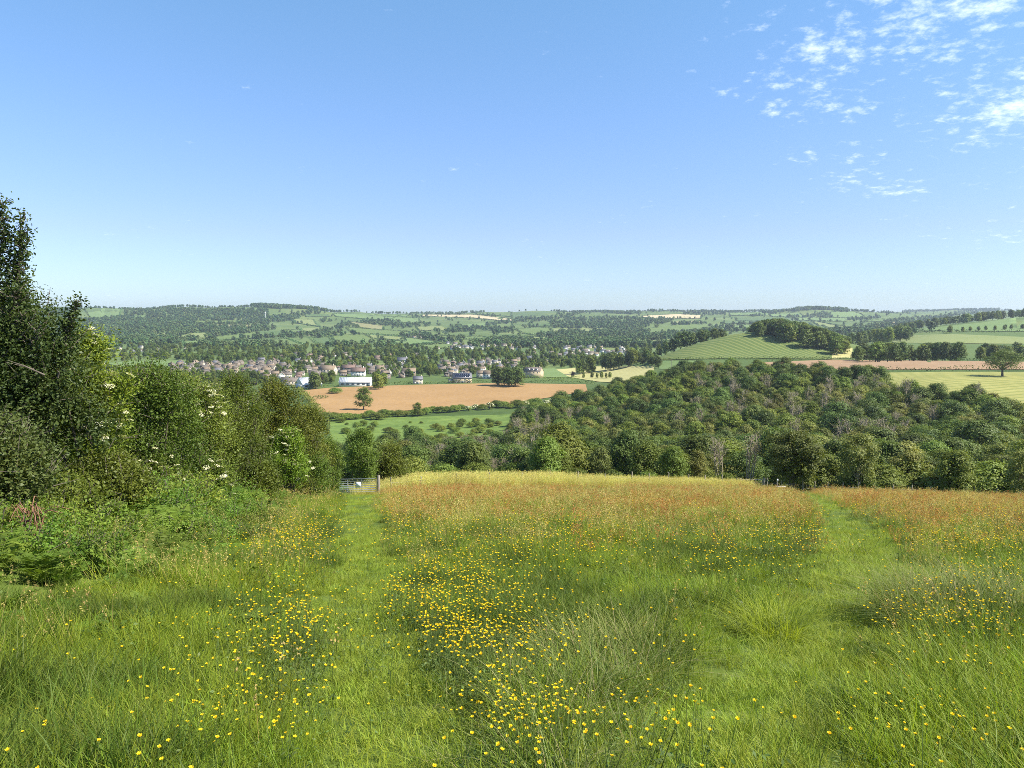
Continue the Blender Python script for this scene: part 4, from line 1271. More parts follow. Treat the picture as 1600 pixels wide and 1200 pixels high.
bush("elder_bush", 235, 23, 716, 52, L_HEDGE2, "low elder in the hedge foot covered with flat cream flower heads", 211, .08, 1100, 12, .4, 44)
bush("elder_bush", 318, 25.5, 724, 44, L_HEDGE, "low elder carrying a dense cluster of cream flower heads at its side", 212, .08, 1000, 12, .4, 34)
bush("bramble_bush", 60, 14.2, 770, 85, L_HEDGE, "dark bramble thicket at the foot of the tall thorn tree", 213, .07, 1300, 13, .4)
bush("bramble_bush", 150, 17.5, 720, 80, L_HEDGE, "shaded green thicket below the bright elder", 214, .07, 1500, 13, .4)
bush("hedge_bush", 385, 30, 720, 50, L_HEDGE, "low dark hedge bush at the foot of the ragged hedge bush", 215, .075, 1200, 13, .4)
bush("hedge_bush", 440, 40, 735, 46, L_HEDGE, "low green hedge bush below the big rounded bush", 216, .08, 1200, 13, .4)
bush("hedge_bush", -60, 13, 640, 120, L_THORN, "dark thorn bush filling the corner under the tall thorn tree", 217, .066, 2200, 13, .5)
bush("hedge_bush", 190, 27, 592, 60, L_HEDGE2, "pale olive hedge bush whose shoots stand against the village field", 218, .07, 1400, 13, .7)
bush("hedge_bush", 100, 21, 618, 80, L_HEDGE, "dense green hedge bush filling the gap behind the bright elder", 220, .07, 1700, 13, .5)
bush("hedge_bush", 20, 20, 600, 90, L_HEDGE, "dense dark hedge bush behind the tall thorn tree's stems", 221, .07, 1700, 13, .5)
bush("hedge_bush", 335, 30, 640, 60, L_HEDGE, "dense hedge bush in front of the cream-topped elder's shaded side", 222, .075, 1500, 13, .45)
bush("hedge_bush", 475, 43, 700, 48, L_HEDGE, "low bush filling the hedge between the round olive bush and the gate", 223, .085, 1300, 13, .45)
bush("hedge_bush", 290, 35, 592, 60, L_HEDGE2, "ragged back hedge bush below the brick estate", 219, .08, 1500, 13, .6)
# red bramble stems
g = np.random.default_rng(9); x, d = unproj(52, 866)
mb = MB()
for k in range(26):
    a = g.uniform(0, 6.28); q = g.uniform(.1, .55)
    P = np.array([[g.normal(0, .12), g.normal(0, .12), 0], [q * math.cos(a) * .5, q * math.sin(a) * .5, g.uniform(.35, .6)], [q * math.cos(a), q * math.sin(a), g.uniform(.1, .5)]])
    mb.tube(pchip([0, .5, 1], P, np.linspace(0, 1, 7)), np.linspace(.010, .004, 7), 4)
link("bramble_tangle", mb.build("bramble tangle", [plain_mat("red stem", (.26, .13, .075), (.18, .09, .05), 6, .7)]), loc=(x, d, float(T(x, d)) + .25), label="tangle of bare reddish bramble stems low in the hedge bank", cat="bramble")


# ------------------------------------------------------------------ meadow plants
g = np.random.default_rng(44)
for k in range(4):
    mb = MB(); blades(g, 80, .15, .10, .4, .9, .0065, 0, mb, (0, .5, 1)); proto("meadow_lib", "a_short_%d" % k, mb.build("short tuft", [G_SHORT]))
for k in range(6):
    mb = MB(); blades(g, 84, .17, .235, .45, .75, .0066, 0, mb); proto("meadow_lib", "b_mid_%d" % k, mb.build("grass clump", [G_MID]))
for k in range(5):
    mb = MB(); blades(g, 56, .17, .34, .4, .8, .0072, 0, mb)
    t, _ = blades(g, 5, .12, .62, .25, .45, .004, 1, mb); seeds(g, mb, t, 14, .12, .012, .022, 1)
    proto("meadow_lib", "c_long_%d" % k, mb.build("long grass", [G_MID, G_SEED]))
for k in range(4):
    mb = MB(); blades(g, 40, .18, .34, .35, 1.0, .008, 0, mb); blades(g, 7, .15, .4, .35, 1.0, .006, 1, mb)
    proto("meadow_lib", "d_blue_%d" % k, mb.build("bent grass", [G_BLUE, G_DRY]))
for k in range(5):
    mb = MB(); blades(g, 26, .2, .30, .4, .7, .009, 0, mb)
    t, _ = blades(g, 11, .2, .52, .25, .3, .005, 1, mb); seeds(g, mb, t, 16, .16, .018, .026, 1)
    proto("meadow_lib", "e_red_%d" % k, mb.build("sorrel clump", [G_MID, G_RED]))
for k in range(4):
    mb = MB(); blades(g, 26, .2, .32, .4, .7, .009, 0, mb)
    t, _ = blades(g, 12, .2, .55, .25, .35, .005, 1, mb); seeds(g, mb, t, 14, .15, .02, .026, 1)
    proto("meadow_lib", "f_seed_%d" % k, mb.build("seeding grass", [G_MID, G_SEED]))
for k in range(3):
    mb = MB()
    C = g.normal(0, .1, (60, 3)); C[:, 2] = g.uniform(.02, .2, 60)
    V, F = leaf_quads(C, g.normal(0, 1, C.shape), norm(g.normal(0, .7, C.shape) + [0, 0, .8]), .038, .022); mb.add(V, F)
    blades(g, 20, .15, .2, .4, .9, .007, 0, mb)
    proto("meadow_lib", "g_weed_%d" % k, mb.build("leafy weed", [L_HEDGE]))
for k in range(5):
    mb = MB(); blades(g, 64, .17, .30, .45, .8, .0085, 0, mb); proto("meadow_lib", "h_dark_%d" % k, mb.build("dark grass clump", [G_DARK]))
MN = sorted(o.name for o in LIB["meadow_lib"].objects)
MI = {c: [i for i, n in enumerate(MN) if n.startswith(c)] for c in "abcdefgh"}


def vnoise(x, y, sc, seed=0):
    r = np.random.default_rng(900 + seed).uniform(0, 1, (64, 64))
    u = np.asarray(x) / sc; v = np.asarray(y) / sc; iu = np.floor(u).astype(int); iv = np.floor(v).astype(int); fu = u - iu; fv = v - iv
    fu = fu * fu * (3 - 2 * fu); fv = fv * fv * (3 - 2 * fv)
    G = lambda a, b: r[a % 64, b % 64]
    return (G(iu, iv) * (1 - fu) + G(iu + 1, iv) * fu) * (1 - fv) + (G(iu, iv + 1) * (1 - fu) + G(iu + 1, iv + 1) * fu) * fv


def xr_path(y):
    return np.interp(y, [0, 4, 7.6, 11.5, 16.5, 30, 74], [.33, .35, .415, .468, .455, .42, .375]) * y


def path_dist(x, y):
    wob = .16 * np.sin(y * .9) + .1 * np.sin(y * 2.3 + 1)
    wl = .42 + .010 * y
    wr = np.interp(y, [4, 8, 12, 18, 40, 74], [.48, .62, .85, .8, .6, .7])
    return np.minimum(np.abs(x + .2 * y + wob) / wl, np.abs(x - xr_path(y) - wob) / wr)


def verge(x, y):                        # above 0 inside the rough strip along the hedge
    return (-.215 * y - 2.3 - x) + .8 * (vnoise(x, y, 1.8, 3) - .5)


def sample(y0, y1, per_m2):
    n = int((.73 * (y1 ** 2 - y0 ** 2) + 5.6 * (y1 - y0)) * per_m2)
    q = 5.6 / 1.46; y = np.sqrt(rng.uniform((y0 + q) ** 2, (y1 + q) ** 2, n)) - q; x = rng.uniform(-1, 1, n) * (.73 * y + 2.8)
    return x, y


GX, GY, GI, GS = [], [], [], []
for y0, y1, dens, grow in ((2.6, 5.5, 62, 1.0), (5.5, 9, 46, 1.0), (9, 15, 30, 1.1), (15, 25, 15, 1.25), (25, 42, 7.5, 1.5), (42, 82, 4.2, 1.8)):
    x, y = sample(y0, y1, dens)
    ok = ((verge(x, y) < .8) | (y < 8.2)) & (y < np.interp(x, [-16, -9, 14, 22, 40], [53, 57, 63, 71, 74]))
    x, y = x[ok], y[ok]
    pdist = path_dist(x, y) + rng.normal(0, .14, len(x)); v = verge(x, y); n = len(x)
    tall = vnoise(x, y, 1.3, 1) * .6 + vnoise(x, y, .5, 2) * .4; reg = vnoise(x, y, 4.5, 4); u = rng.uniform(0, 1, n)
    pick = rng.choice(MI["b"], n)
    far_f = np.clip((y - 13) / 22, 0, 1)
    rightside = np.clip((x - xr_path(y)) / 4, 0, 1)
    far_f = far_f * np.clip((x + .2 * y) / .8, 0, 1)
    red = u < far_f * (.04 + .62 * vnoise(x, y, 6, 5) * vnoise(x, y, 1.7, 9) * 1.5)
    pick = np.where((tall > .56) & (u < np.interp(y, [5, 14], [.02, .5])), rng.choice(MI["c"], n), pick)
    pick = np.where((reg > .55) & (u > .6) & (x > -.12 * y), rng.choice(MI["d"], n), pick)
    dk = vnoise(x, y, 1.6, 21) * .55 + vnoise(x, y, .6, 22) * .45 + .12 * np.exp(-((x / y - .12) / .12) ** 2) * (y < 12)
    pick = np.where((dk > .56) & (u < .8), rng.choice(MI["h"], n), pick)
    pick = np.where((u > .93) & (y < 20) & (y > 6), rng.choice(MI["g"], n), pick)
    pick = np.where((u > .5) & (u < .5 + .24 * far_f), rng.choice(MI["f"], n), pick)
    pick = np.where(red & (v < -.8), rng.choice(MI["e"], n), pick)
    pick = np.where(pdist < 1, rng.choice(MI["a"], n), pick)
    s = rng.uniform(.7, 1.25, n) * (.62 + .75 * tall)
    s = np.where(pdist < 1, rng.uniform(.6, 1.2, n), s * np.clip(.45 + .4 * (pdist - 1) / .8, .45, 1))
    keep = np.ones(n, bool)
    GX.append(x[keep]); GY.append(y[keep]); GI.append(pick[keep]); GS.append(np.stack([s * grow, s * grow, s * (1 + .12 * (grow - 1))], 1)[keep])
GX, GY, GI, GS = np.concatenate(GX), np.concatenate(GY), np.concatenate(GI), np.concatenate(GS)
isred = np.isin(GI, MI["e"]); ispath = np.isin(GI, MI["a"])
for nm, msk, lab, ct in (("grass", ~isred & ~ispath, "tall green meadow grass with tan seed heads", "grass"), ("sorrel", isred, "rust red sorrel and seeding grass over the upper meadow", "sorrel"),
                         ("short_grass", ispath, "short trodden grass along the two paths through the meadow", "grass")):
    scatter(nm, "meadow_lib", np.stack([GX[msk], GY[msk], T(GX[msk], GY[msk])], 1), GI[msk], spin(int(msk.sum()), .12), GS[msk], lab, ct)
print("grass clumps", len(GX))
# filler of short sward under the paths and between the tall clumps
x, y = sample(2.6, 20, 26); p = path_dist(x, y); ok = ((p < 1.5) | (rng.uniform(0, 1, len(x)) < .25)) & (verge(x, y) < .5); x, y = x[ok], y[ok]
scatter("sward", "meadow_lib", np.stack([x, y, T(x, y)], 1), rng.choice(MI["a"], len(x)), spin(len(x), .1), rng.uniform(.7, 1.35, len(x)), "fine short grass growing low between the meadow tufts", "grass")

# pale tall grass on the crest behind the wire fence
for k in range(4):
    mb = MB(); blades(g, 26, .35, .8, .3, .45, .016, 0, mb); t, _ = blades(g, 22, .35, 1.05, .2, .35, .008, 0, mb); seeds(g, mb, t, 12, .25, .03, .05, 0)
    proto("pale_lib", "pale_%d" % k, mb.build("pale grass", [G_STRAW]))
fx = rng.uniform(-13.5, 24, 2600); fy = 63.5 + (fx + 11) * .32 + rng.uniform(0, 22, 2600) * np.interp(fx, [-13, 8, 14, 24], [1, 1, .6, .25])
scatter("pale_grass", "pale_lib", np.stack([fx, fy, T(fx, fy)], 1), rng.integers(0, 4, 2600), spin(2600, .1), rng.uniform(.85, 1.35, 2600) * np.interp(fx, [-13, -9, 3, 10], [.9, 1.15, 1.15, .9]), "tall pale straw coloured grass on the crest behind the wire fence", "grass")

# bracken and brambles of the hedge bank
def fern(g):
    mb = MB()
    for f in range(9):
        az = f * .7 + g.normal(0, .25); L = g.uniform(.6, 1.0); dr = np.array([math.cos(az), math.sin(az), 0])
        s = np.linspace(0, 1, 8); P = dr * (L * .75 * s ** 1.4)[:, None] + np.array([0, 0, 1.0]) * (L * (s - .45 * s ** 2.6))[:, None]
        mb.tube(P, np.linspace(.006, .002, 8), 3)
        n = 24; ss = np.linspace(.2, .99, n)
        B = np.stack([np.interp(ss, s, P[:, i]) for i in range(3)], 1); tg_ = norm(np.gradient(B, axis=0)); sd = norm(np.cross(tg_, [0, 0, 1.0]))
        for sg in (-1, 1):
            ln = .30 * L * np.sin(np.clip((1.05 - ss) * 2.6, 0, 1.57)) + .02
            A = norm(sd * sg + tg_ * .45 + [0, 0, -.1]); N = norm(np.cross(tg_, sd) * 1.0 + g.normal(0, .25, (n, 3)))
            N = np.where((N[:, 2] < 0)[:, None], -N, N)
            V, F = leaf_quads(B + A * (ln / 2)[:, None], A, N, ln, .034); mb.add(V, F)
    return mb.build("fern", [L_FERN])


for k in range(4):
    proto("fern_lib", "fern_%d" % k, fern(g))
for k in range(4):
    lob = np.array([[g.normal(0, .22), g.normal(0, .22), g.uniform(.15, .4), g.uniform(.2, .35)] for _ in range(6)])
    V, F, base, sd, ln = shoot_leaves(g, lob, 120, 9, .25, .055, .5); mb = MB(); mb.add(V, F, 0)
    for i in range(0, 120, 4): mb.tube([base[i], base[i] + sd[i] * ln[i]], [.006, .003], 3, 1)
    blades(g, 14, .35, .6, .4, .6, .008, 2, mb)
    proto("bramble_lib", "bramble_%d" % k, mb.build("bramble clump", [L_BRAMBLE, BARK, G_MID]))
x, y = sample(4.5, 66, 4.5); w = verge(x, y); edge = x > np.interp(y, [4, 14, 20, 30, 62], [-9.5, -11.5, -12, -13, -16]) - .5
ok = (w > -.25) & edge & (y > 6.0 + 1.2 * vnoise(x, y, 1.1, 12)) & (rng.uniform(0, 1, len(x)) < np.clip(1.4 - y / 60, .35, 1)); x, y = x[ok], y[ok]
isf = vnoise(x, y, 2.6, 8) + .25 * rng.uniform(-1, 1, len(x)) + np.clip((y - 18) / 30, 0, .4) > .47
w = verge(x, y)
sc = rng.uniform(.6, 1.15, len(x)) * np.clip(.5 + w * .35, .5, 1.15) * np.interp(y, [7, 13, 18], [.55, .8, 1.0])
scatter("bracken", "fern_lib", np.stack([x[isf], y[isf], T(x[isf], y[isf])], 1), rng.integers(0, 4, int(isf.sum())), spin(int(isf.sum()), .18), sc[isf], "bright green bracken ferns along the hedge bank", "bracken")
nf = ~isf
scatter("brambles", "bramble_lib", np.stack([x[nf], y[nf], T(x[nf], y[nf])], 1), rng.integers(0, 4, int(nf.sum())), spin(int(nf.sum()), .15), sc[nf] * 1.15, "low brambles and nettles covering the hedge bank", "brambles")
print("verge", len(x))


# tussocks of long arching grass
def tussock(px, row, h, rad, n, mats, label, seed):
    gg = np.random.default_rng(seed); x, d = unproj(px, row)
    mb = MB(); blades(gg, n, rad, h, .4, 1.25, .0075, 0, mb); blades(gg, n // 9, rad, h * 1.15, .3, 1.1, .006, 1, mb)
    link("grass_tussock", mb.build("tussock", mats), loc=(x, d, float(T(x, d))), label=label, cat="grass tussock")


tussock(1480, 968, .46, .75, 2600, [G_BLUE, G_DRY], "large arching grey green tussock between the trodden path and the yellow flowers", 1)
tussock(1570, 955, .40, .5, 1300, [G_BLUE, G_DRY], "smaller tussock leaning on the far side of the large arching one", 5)
tussock(1205, 1000, .42, .28, 620, [G_MID, G_BLUE], "upright dark green tussock on the edge of the wide trodden path", 2)
tussock(940, 1060, .42, .55, 1300, [G_BLUE, G_DRY], "loose matted tussock with dry stalks in the middle of the meadow", 3)
tussock(1330, 870, .30, .5, 700, [G_MID, G_DRY], "low tussock beside the bend of the wide trodden path", 4)
# dock plant with broad leaves
gg = np.random.default_rng(31); x, d = unproj(408, 985); mb = MB()
for k in range(13):
    az = gg.uniform(0, 6.28); L = gg.uniform(.2, .32); dr = np.array([math.cos(az), math.sin(az), 0]); sd = np.array([-math.sin(az), math.cos(az), 0])
    s = np.linspace(0, 1, 7); c = dr * (L * s)[:, None] + np.array([0, 0, 1.0]) * (L * (.9 * s - .7 * s * s) + .05)[:, None]; w = .05 * np.sin(np.clip(s * 1.1 + .12, 0, 1) * math.pi) + .006
    V = np.stack([c - sd * w[:, None] + [0, 0, .012], c, c + sd * w[:, None] + [0, 0, .012]], 1).reshape(-1, 3); i = np.arange(6)[:, None] * 3
    mb.add(V, np.concatenate([i + np.array([[0, 1, 4, 3]]), i + np.array([[1, 2, 5, 4]])]))
mb.tube([[0, 0, 0], [.02, 0, .45]], [.008, .004], 5); link("dock_plant", mb.build("dock", [L_BRAMBLE]), loc=(x, d, float(T(x, d)) + .05), label="dock plant with broad dark leaves beside the narrow trodden path", cat="plant")

# buttercups
def buttercup(g):
    h = g.uniform(.30, .46); top = np.array([g.normal(0, .05), g.normal(0, .05), h])
    st = MB(); st.tube(pchip([0, .5, 1], [[0, 0, 0], [top[0] * .2, top[1] * .2, h * .5], top], np.linspace(0, 1, 6)), np.linspace(.0028, .0016, 6), 4)
    for k in range(4):
        C = np.array([[g.normal(0, .03), g.normal(0, .03), h * g.uniform(.1, .5)]]); V, F = leaf_quads(C, g.normal(0, 1, (1, 3)), norm(np.array([[0, 0, 1.0]]) + g.normal(0, .3, (1, 3))), .05, .02); st.add(V, F)
    fl = MB(); q = g.uniform(0, 1.2)
    for k in range(5):
        a = q + k * 1.2566; d0 = np.array([math.cos(a), math.sin(a), 0]); sd = np.array([-math.sin(a), math.cos(a), 0]); up = np.array([0, 0, 1.0])
        V = [top, top + d0 * .006 - sd * .006 + up * .003, top + d0 * .0125 - sd * .005 + up * .008, top + d0 * .013 + sd * .005 + up * .008, top + d0 * .006 + sd * .006 + up * .003]
        fl.add(V, [[0, 1, 2, 3, 4]])
    fl.tube([top, top + [0, 0, .006]], [.005, .004], 6, 0)
    return st, fl


BC = []
for k in range(8):
    st, fl = buttercup(g)
    BC.append((st.build("buttercup stem", [G_STEM]), fl.build("buttercup flower", [F_YEL])))
    st.P_all = None
    for (kk, m), L in list(fl.P.items()):
        pass
    mbj = MB(); n0 = 0
    mbj.V = st.V + fl.V; mbj.n = st.n + fl.n
    for (kk, m), L in st.P.items(): mbj.P.setdefault((kk, 0), []).extend(L)
    for (kk, m), L in fl.P.items(): mbj.P.setdefault((kk, 1), []).extend([q + st.n for q in L])
    proto("buttercup_lib", "buttercup_%d" % k, mbj.build("buttercup joined", [G_STEM, F_YEL]))
CL = [(700, 912, 60, 28, 330), (640, 955, 42, 26, 110), (740, 985, 55, 28, 120), (700, 1010, 60, 18, 70), (485, 835, 32, 11, 200), (450, 850, 40, 14, 110), (490, 960, 52, 24, 150), (440, 1040, 48, 26, 70),
      (1130, 866, 30, 14, 70), (1285, 850, 42, 16, 150), (1350, 795, 30, 8, 90), (1510, 905, 55, 10, 80), (1500, 962, 60, 12, 90), (1530, 842, 60, 8, 170), (1560, 803, 40, 5, 110), (850, 838, 85, 14, 170),
      (620, 812, 45, 12, 90), (950, 826, 110, 14, 170), (850, 1085, 45, 36, 70), (1090, 1105, 55, 50, 60), (1450, 1085, 90, 60, 55), (520, 1120, 180, 50, 40), (250, 1090, 150, 70, 18), (700, 800, 120, 14, 160), (770, 1060, 40, 40, 40), (1240, 820, 40, 10, 90)]
BP = []
for cx, cy, sx, sy, n in CL:
    for _ in range(int(n * 2.6)):
        px, row = rng.normal(cx, sx * 1.35), rng.normal(cy, sy * 1.5)
        if row < 770 or row > 1240: continue
        x, d = unproj(px, row); x, d = unproj(px, row + .36 * FPX / max(d, 3.5))
        if path_dist(np.array(x), np.array(d)) < .9 and rng.uniform() < .85: continue
        BP.append((x, d))
xs, ys = sample(4, 45, .55); ok = (verge(xs, ys) < 0) & (path_dist(xs, ys) > 1); BP += list(zip(xs[ok], ys[ok]))
BP = sorted(BP, key=lambda p: p[1])
vis = [p for p in BP if p[1] > 3.9 and abs(p[0] / p[1]) < .7]
for i, (x, d) in enumerate(vis[:300]):
    st, fl = BC[i % 8]
    lean = rng.normal(0, .22, 2)
    o = link("buttercup", st, loc=(x, d, float(T(x, d))), label="single yellow buttercup on a thin stem in the meadow grass", cat="flower", group="buttercups in the near meadow grass", scl=rng.uniform(.5, .78))
    o.rotation_euler = (lean[0], lean[1], rng.uniform(0, 6.28))
    link("flower_head", fl, o)
far_b = [p for p in BP if p not in set(vis[:300])]
fb = np.array(far_b)
grow = np.interp(fb[:, 1], [5, 8, 20, 50], [.75, .85, 1.2, 2.0])
scatter("buttercups", "buttercup_lib", np.stack([fb[:, 0], fb[:, 1], T(fb[:, 0], fb[:, 1])], 1), rng.integers(0, 8, len(fb)), spin(len(fb), .22), np.stack([grow, grow, rng.uniform(.75, 1.2, len(fb))], 1), "drifts of yellow buttercups spread through the meadow", "flowers")
print("buttercups", len(fb))


# ------------------------------------------------------------------ fence and gates
def fence_pt(px):
    d = np.interp(px, [586, 608, 654, 713, 860, 1160, 1200, 1400, 1700], [62.6, 64, 66, 68, 72.5, 77, 77.5, 78.5, 78])
    return at_px(px, d), d


def wire_fence(pxs, label):
    x0, y0 = fence_pt(pxs[0])
    root = link("wire_fence", None, loc=(x0, y0, float(T(x0, y0))), label=label, cat="fence")
    tops = []
    z0 = float(T(x0, y0)); gg = np.random.default_rng(int(pxs[0]))
    for px in pxs:
        x, y = fence_pt(px); z = float(T(x, y)); h = gg.uniform(1.4, 1.65)
        mb = MB(); mb.tube([[0, 0, -.5], [gg.normal(0, .02), gg.normal(0, .02), h * .5], [gg.normal(0, .04), gg.normal(0, .04), h], [gg.normal(0, .03), 0, h + .04]], [.065, .06, .055, .02], 8)
        link("post", mb.build("fence post", [WOOD], True), root, (x - x0, y - y0, z - z0))
        tops.append((x - x0, y - y0, z - z0))
    P = np.array(tops)
    for hh in (.45, .8, 1.1):
        Q = []
        for a, b in zip(P[:-1], P[1:]):
            for s in np.linspace(0, 1, 5)[:-1]: Q.append(a * (1 - s) + b * s + [0, -.06, hh - .03 * math.sin(s * math.pi)])
        Q.append(P[-1] + [0, -.06, hh]); V, F = tube(Q, .006, 4)
        link("wire", mesh_np("fence wire", V, F, [WIRE]), root)


wire_fence([608, 654, 713, 764, 815, 861, 905, 948, 990, 1018, 1048, 1080, 1106, 1134, 1157], "post and wire fence along the crest in front of the pale grass")
wire_fence([1205, 1228, 1262, 1280, 1302, 1325, 1350, 1378, 1405, 1435, 1465, 1500, 1535, 1570, 1605], "post and wire fence running past the old thorn tree beyond the meadow")


def metal_gate(name, label, px, d, rz, w, h, mat, post, sign=False, bars=6, lift=0.0):
    x = at_px(px, d); z = float(T(x, d)) + lift
    root = link(name, None, loc=(x, d, z), rz=rz, label=label, cat="gate")
    mb = MB(); r = .024 if mat is STEEL else .035
    mb.tube([[0, 0, .1], [0, 0, h]], r * 1.2, 8); mb.tube([[w, 0, .1], [w, 0, h]], r * 1.2, 8); mb.tube([[w * .32, 0, .12], [w * .32, 0, h]], r, 6); mb.tube([[w * .66, 0, .12], [w * .66, 0, h]], r, 6)
    link("frame", mb.build(name + " frame", [mat], True), root)
    for zz in np.linspace(.12, h, bars) ** 1.0:
        V, F = tube([[0, -.01, zz], [w, -.01, zz]], r, 8); link("rail", mesh_np(name + " rail", V, F, [mat], smooth=True), root)
    for xx in (-.18, w + .2):
        mb = MB(); mb.tube([[0, 0, -.6], [0, 0, h + post - .05], [0, 0, h + post]], [.12, .115, .07], 10)
        link("post", mb.build(name + " post", [WOOD]), root, (xx, 0, 0))
    if sign:
        mb = MB(); mb.box((-.21, -.045, -.2), (.21, -.03, .2)); mb.box((-.17, -.03, -.02), (.17, -.02, .02), 1)
        link("sign", mb.build("gate sign", [WHITE, STEEL]), root, (w * .58, 0, h * .62))


metal_gate("metal_gate", "galvanised metal field gate with a small white sign at the end of the hedge", 517, 62, R(3), 3.45, 1.2, STEEL, .3, True, 7, .35)
metal_gate("wooden_gate", "low wooden gate in the far fence between dark trees", 1165, 77.5, R(2), 2.1, 1.15, WOOD, .2, False, 4, .1)
mb = MB(); mb.tube([[0, 0, -.4], [0, 0, 1.55]], .05, 8); mb.box((-.07, -.07, 1.3), (.07, -.045, 1.55), 1)
x, d = at_px(1221, 77), 77
link("waymark_post", mb.build("waymark post", [WOOD, WHITE]), loc=(x, d, float(T(x, d))), label="slim waymark post with a pale top near the old thorn tree", cat="post")
mb = MB(); mb.box((-.5, -.2, .42), (.5, .1, .5)); mb.box((-.4, -.12, -.3), (-.28, .02, .42)); mb.box((.28, -.12, -.3), (.4, .02, .42)); mb.box((-.25, -.6, .2), (.25, -.25, .27)); mb.box((-.06, -.5, -.3), (.06, -.38, .2))
x, d = at_px(1226, 76.5), 76.5
link("stile", mb.build("stile", [plain_mat("bleached wood", (.55, .52, .46), (.4, .37, .32), 5)]), loc=(x, d, float(T(x, d)) + .3), label="small bleached wooden stile beside the waymark post", cat="stile")

# ------------------------------------------------------------------ haze
HZ = 7.0e-5
m, nt, out = newmat("haze")
pv = nd(nt, "ShaderNodeVolumePrincipled"); pv.inputs["Color"].default_value = (.80, .90, 1.0, 1); pv.inputs["Density"].default_value = HZ; pv.inputs["Anisotropy"].default_value = .3
nt.links.new(pv.outputs[0], out.inputs["Volume"])
mb = MB(); mb.box((-7600, -40, -75), (7600, 7400, 78))
link("haze", mb.build("haze", [m]), kind="stuff", label="thin blue summer haze hanging in the valley air", cat="haze")

# ------------------------------------------------------------------ sun and sky
sun_v = Vector((math.sin(SUN_AZ) * math.cos(SUN_EL), math.cos(SUN_AZ) * math.cos(SUN_EL), math.sin(SUN_EL)))
sl = bpy.data.lights.new("sun", 'SUN'); sl.energy = 5.0; sl.angle = R(.5); sl.color = (1.0, .95, .86)
so = bpy.data.objects.new("sun", sl); COL.objects.link(so); so.rotation_euler = sun_v.to_track_quat('Z', 'Y').to_euler(); so.location = (60, -20, 70)
wd = bpy.data.worlds.new("World"); S.world = wd; wd.use_nodes = True
nt = wd.node_tree; nt.nodes.clear()
CLOFF = (1.5, .9, .4)
sky = nd(nt, "ShaderNodeTexSky", sky_type='NISHITA', sun_disc=False, sun_elevation=SUN_EL, sun_rotation=SUN_AZ, altitude=100, air_density=1.0, dust_density=.3, ozone_density=3.0)
tc = nd(nt, "ShaderNodeTexCoord"); sep = nd(nt, "ShaderNodeSeparateXYZ"); nt.links.new(tc.outputs["Generated"], sep.inputs[0])
mz = nd(nt, "ShaderNodeMath", operation='MAXIMUM', inp={1: .0}); nt.links.new(sep.outputs[2], mz.inputs[0])
dv = nd(nt, "ShaderNodeVectorMath", operation='DIVIDE'); cb = nd(nt, "ShaderNodeCombineXYZ")
mo = nd(nt, 'ShaderNodeMath', operation='ADD', inp={1: .22}); nt.links.new(mz.outputs[0], mo.inputs[0])
for k in range(3): nt.links.new(mo.outputs[0], cb.inputs[k])
nt.links.new(tc.outputs["Generated"], dv.inputs[0]); nt.links.new(cb.outputs[0], dv.inputs[1])
cl_off = nd(nt, "ShaderNodeVectorMath", operation="ADD"); nt.links.new(dv.outputs[0], cl_off.inputs[0]); cl_off.inputs[1].default_value = CLOFF
n1 = noise_of(nt, 22.0, 9, .63, vec=cl_off.outputs[0]); n2 = noise_of(nt, 3.4, 3, .5, vec=cl_off.outputs[0])
u, dy, dz = ray(1600, -90); cdir = Vector((u, dy, dz)).normalized()
dt = nd(nt, "ShaderNodeVectorMath", operation='DOT_PRODUCT'); nt.links.new(tc.outputs["Generated"], dt.inputs[0]); dt.inputs[1].default_value = cdir
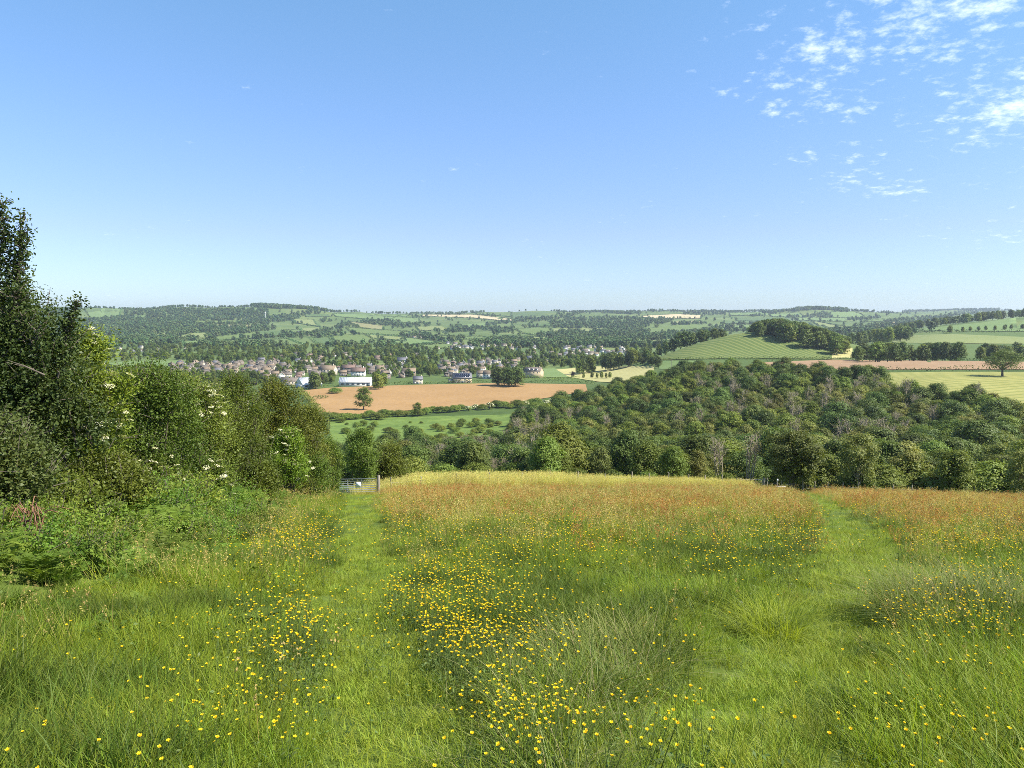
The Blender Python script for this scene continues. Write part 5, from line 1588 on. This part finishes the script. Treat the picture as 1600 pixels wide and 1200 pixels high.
mk = nd(nt, "ShaderNodeMapRange", inp={"From Min": .935, "From Max": .995, "To Min": -.2, "To Max": .06}); nt.links.new(dt.outputs["Value"], mk.inputs[0])
ad = nd(nt, "ShaderNodeMath", operation='ADD'); nt.links.new(n1, ad.inputs[0]); nt.links.new(mk.outputs[0], ad.inputs[1])
m2 = nd(nt, "ShaderNodeMapRange", inp={"From Min": .3, "From Max": .7, "To Min": -.13, "To Max": .11}); nt.links.new(n2, m2.inputs[0])
ad2 = nd(nt, "ShaderNodeMath", operation='ADD'); nt.links.new(ad.outputs[0], ad2.inputs[0]); nt.links.new(m2.outputs[0], ad2.inputs[1])
cf = nd(nt, "ShaderNodeMapRange", interpolation_type='SMOOTHSTEP', inp={"From Min": .48, "From Max": .84, "To Max": .45}); nt.links.new(ad2.outputs[0], cf.inputs[0])
hs = nd(nt, "ShaderNodeMix", data_type='RGBA', blend_type='MULTIPLY'); hs.inputs[0].default_value = 1; nt.links.new(sky.outputs[0], hs.inputs[6]); tint = ramp(nt, sep.outputs[2], [(0.0, (.50, .63, .86)), (.10, (.63, .64, .84)), (.2, (.69, .75, .90)), (.4, (.74, .94, .98))]); nt.links.new(tint, hs.inputs[7])
mc = nd(nt, "ShaderNodeMix", data_type='RGBA'); nt.links.new(cf.outputs[0], mc.inputs[0]); nt.links.new(hs.outputs[2], mc.inputs[6]); mc.inputs[7].default_value = (8.5, 8.9, 9.4, 1)
bg = nd(nt, "ShaderNodeBackground", inp={"Strength": .115}); nt.links.new(mc.outputs[2], bg.inputs["Color"])
wo = nd(nt, "ShaderNodeOutputWorld"); nt.links.new(bg.outputs[0], wo.inputs["Surface"])

S.view_settings.view_transform = 'Standard'; S.view_settings.look = 'None'; S.view_settings.gamma = 1.0; S.view_settings.exposure = .97
S.render.engine = 'CYCLES'
c = S.cycles
c.max_bounces = 5; c.diffuse_bounces = 3; c.glossy_bounces = 1; c.transmission_bounces = 3; c.volume_bounces = 0; c.transparent_max_bounces = 4
c.use_denoising = False; c.filter_width = .85
c.caustics_reflective = False; c.caustics_refractive = False
print("trees", NTREE[0], "objects", len(bpy.data.objects))
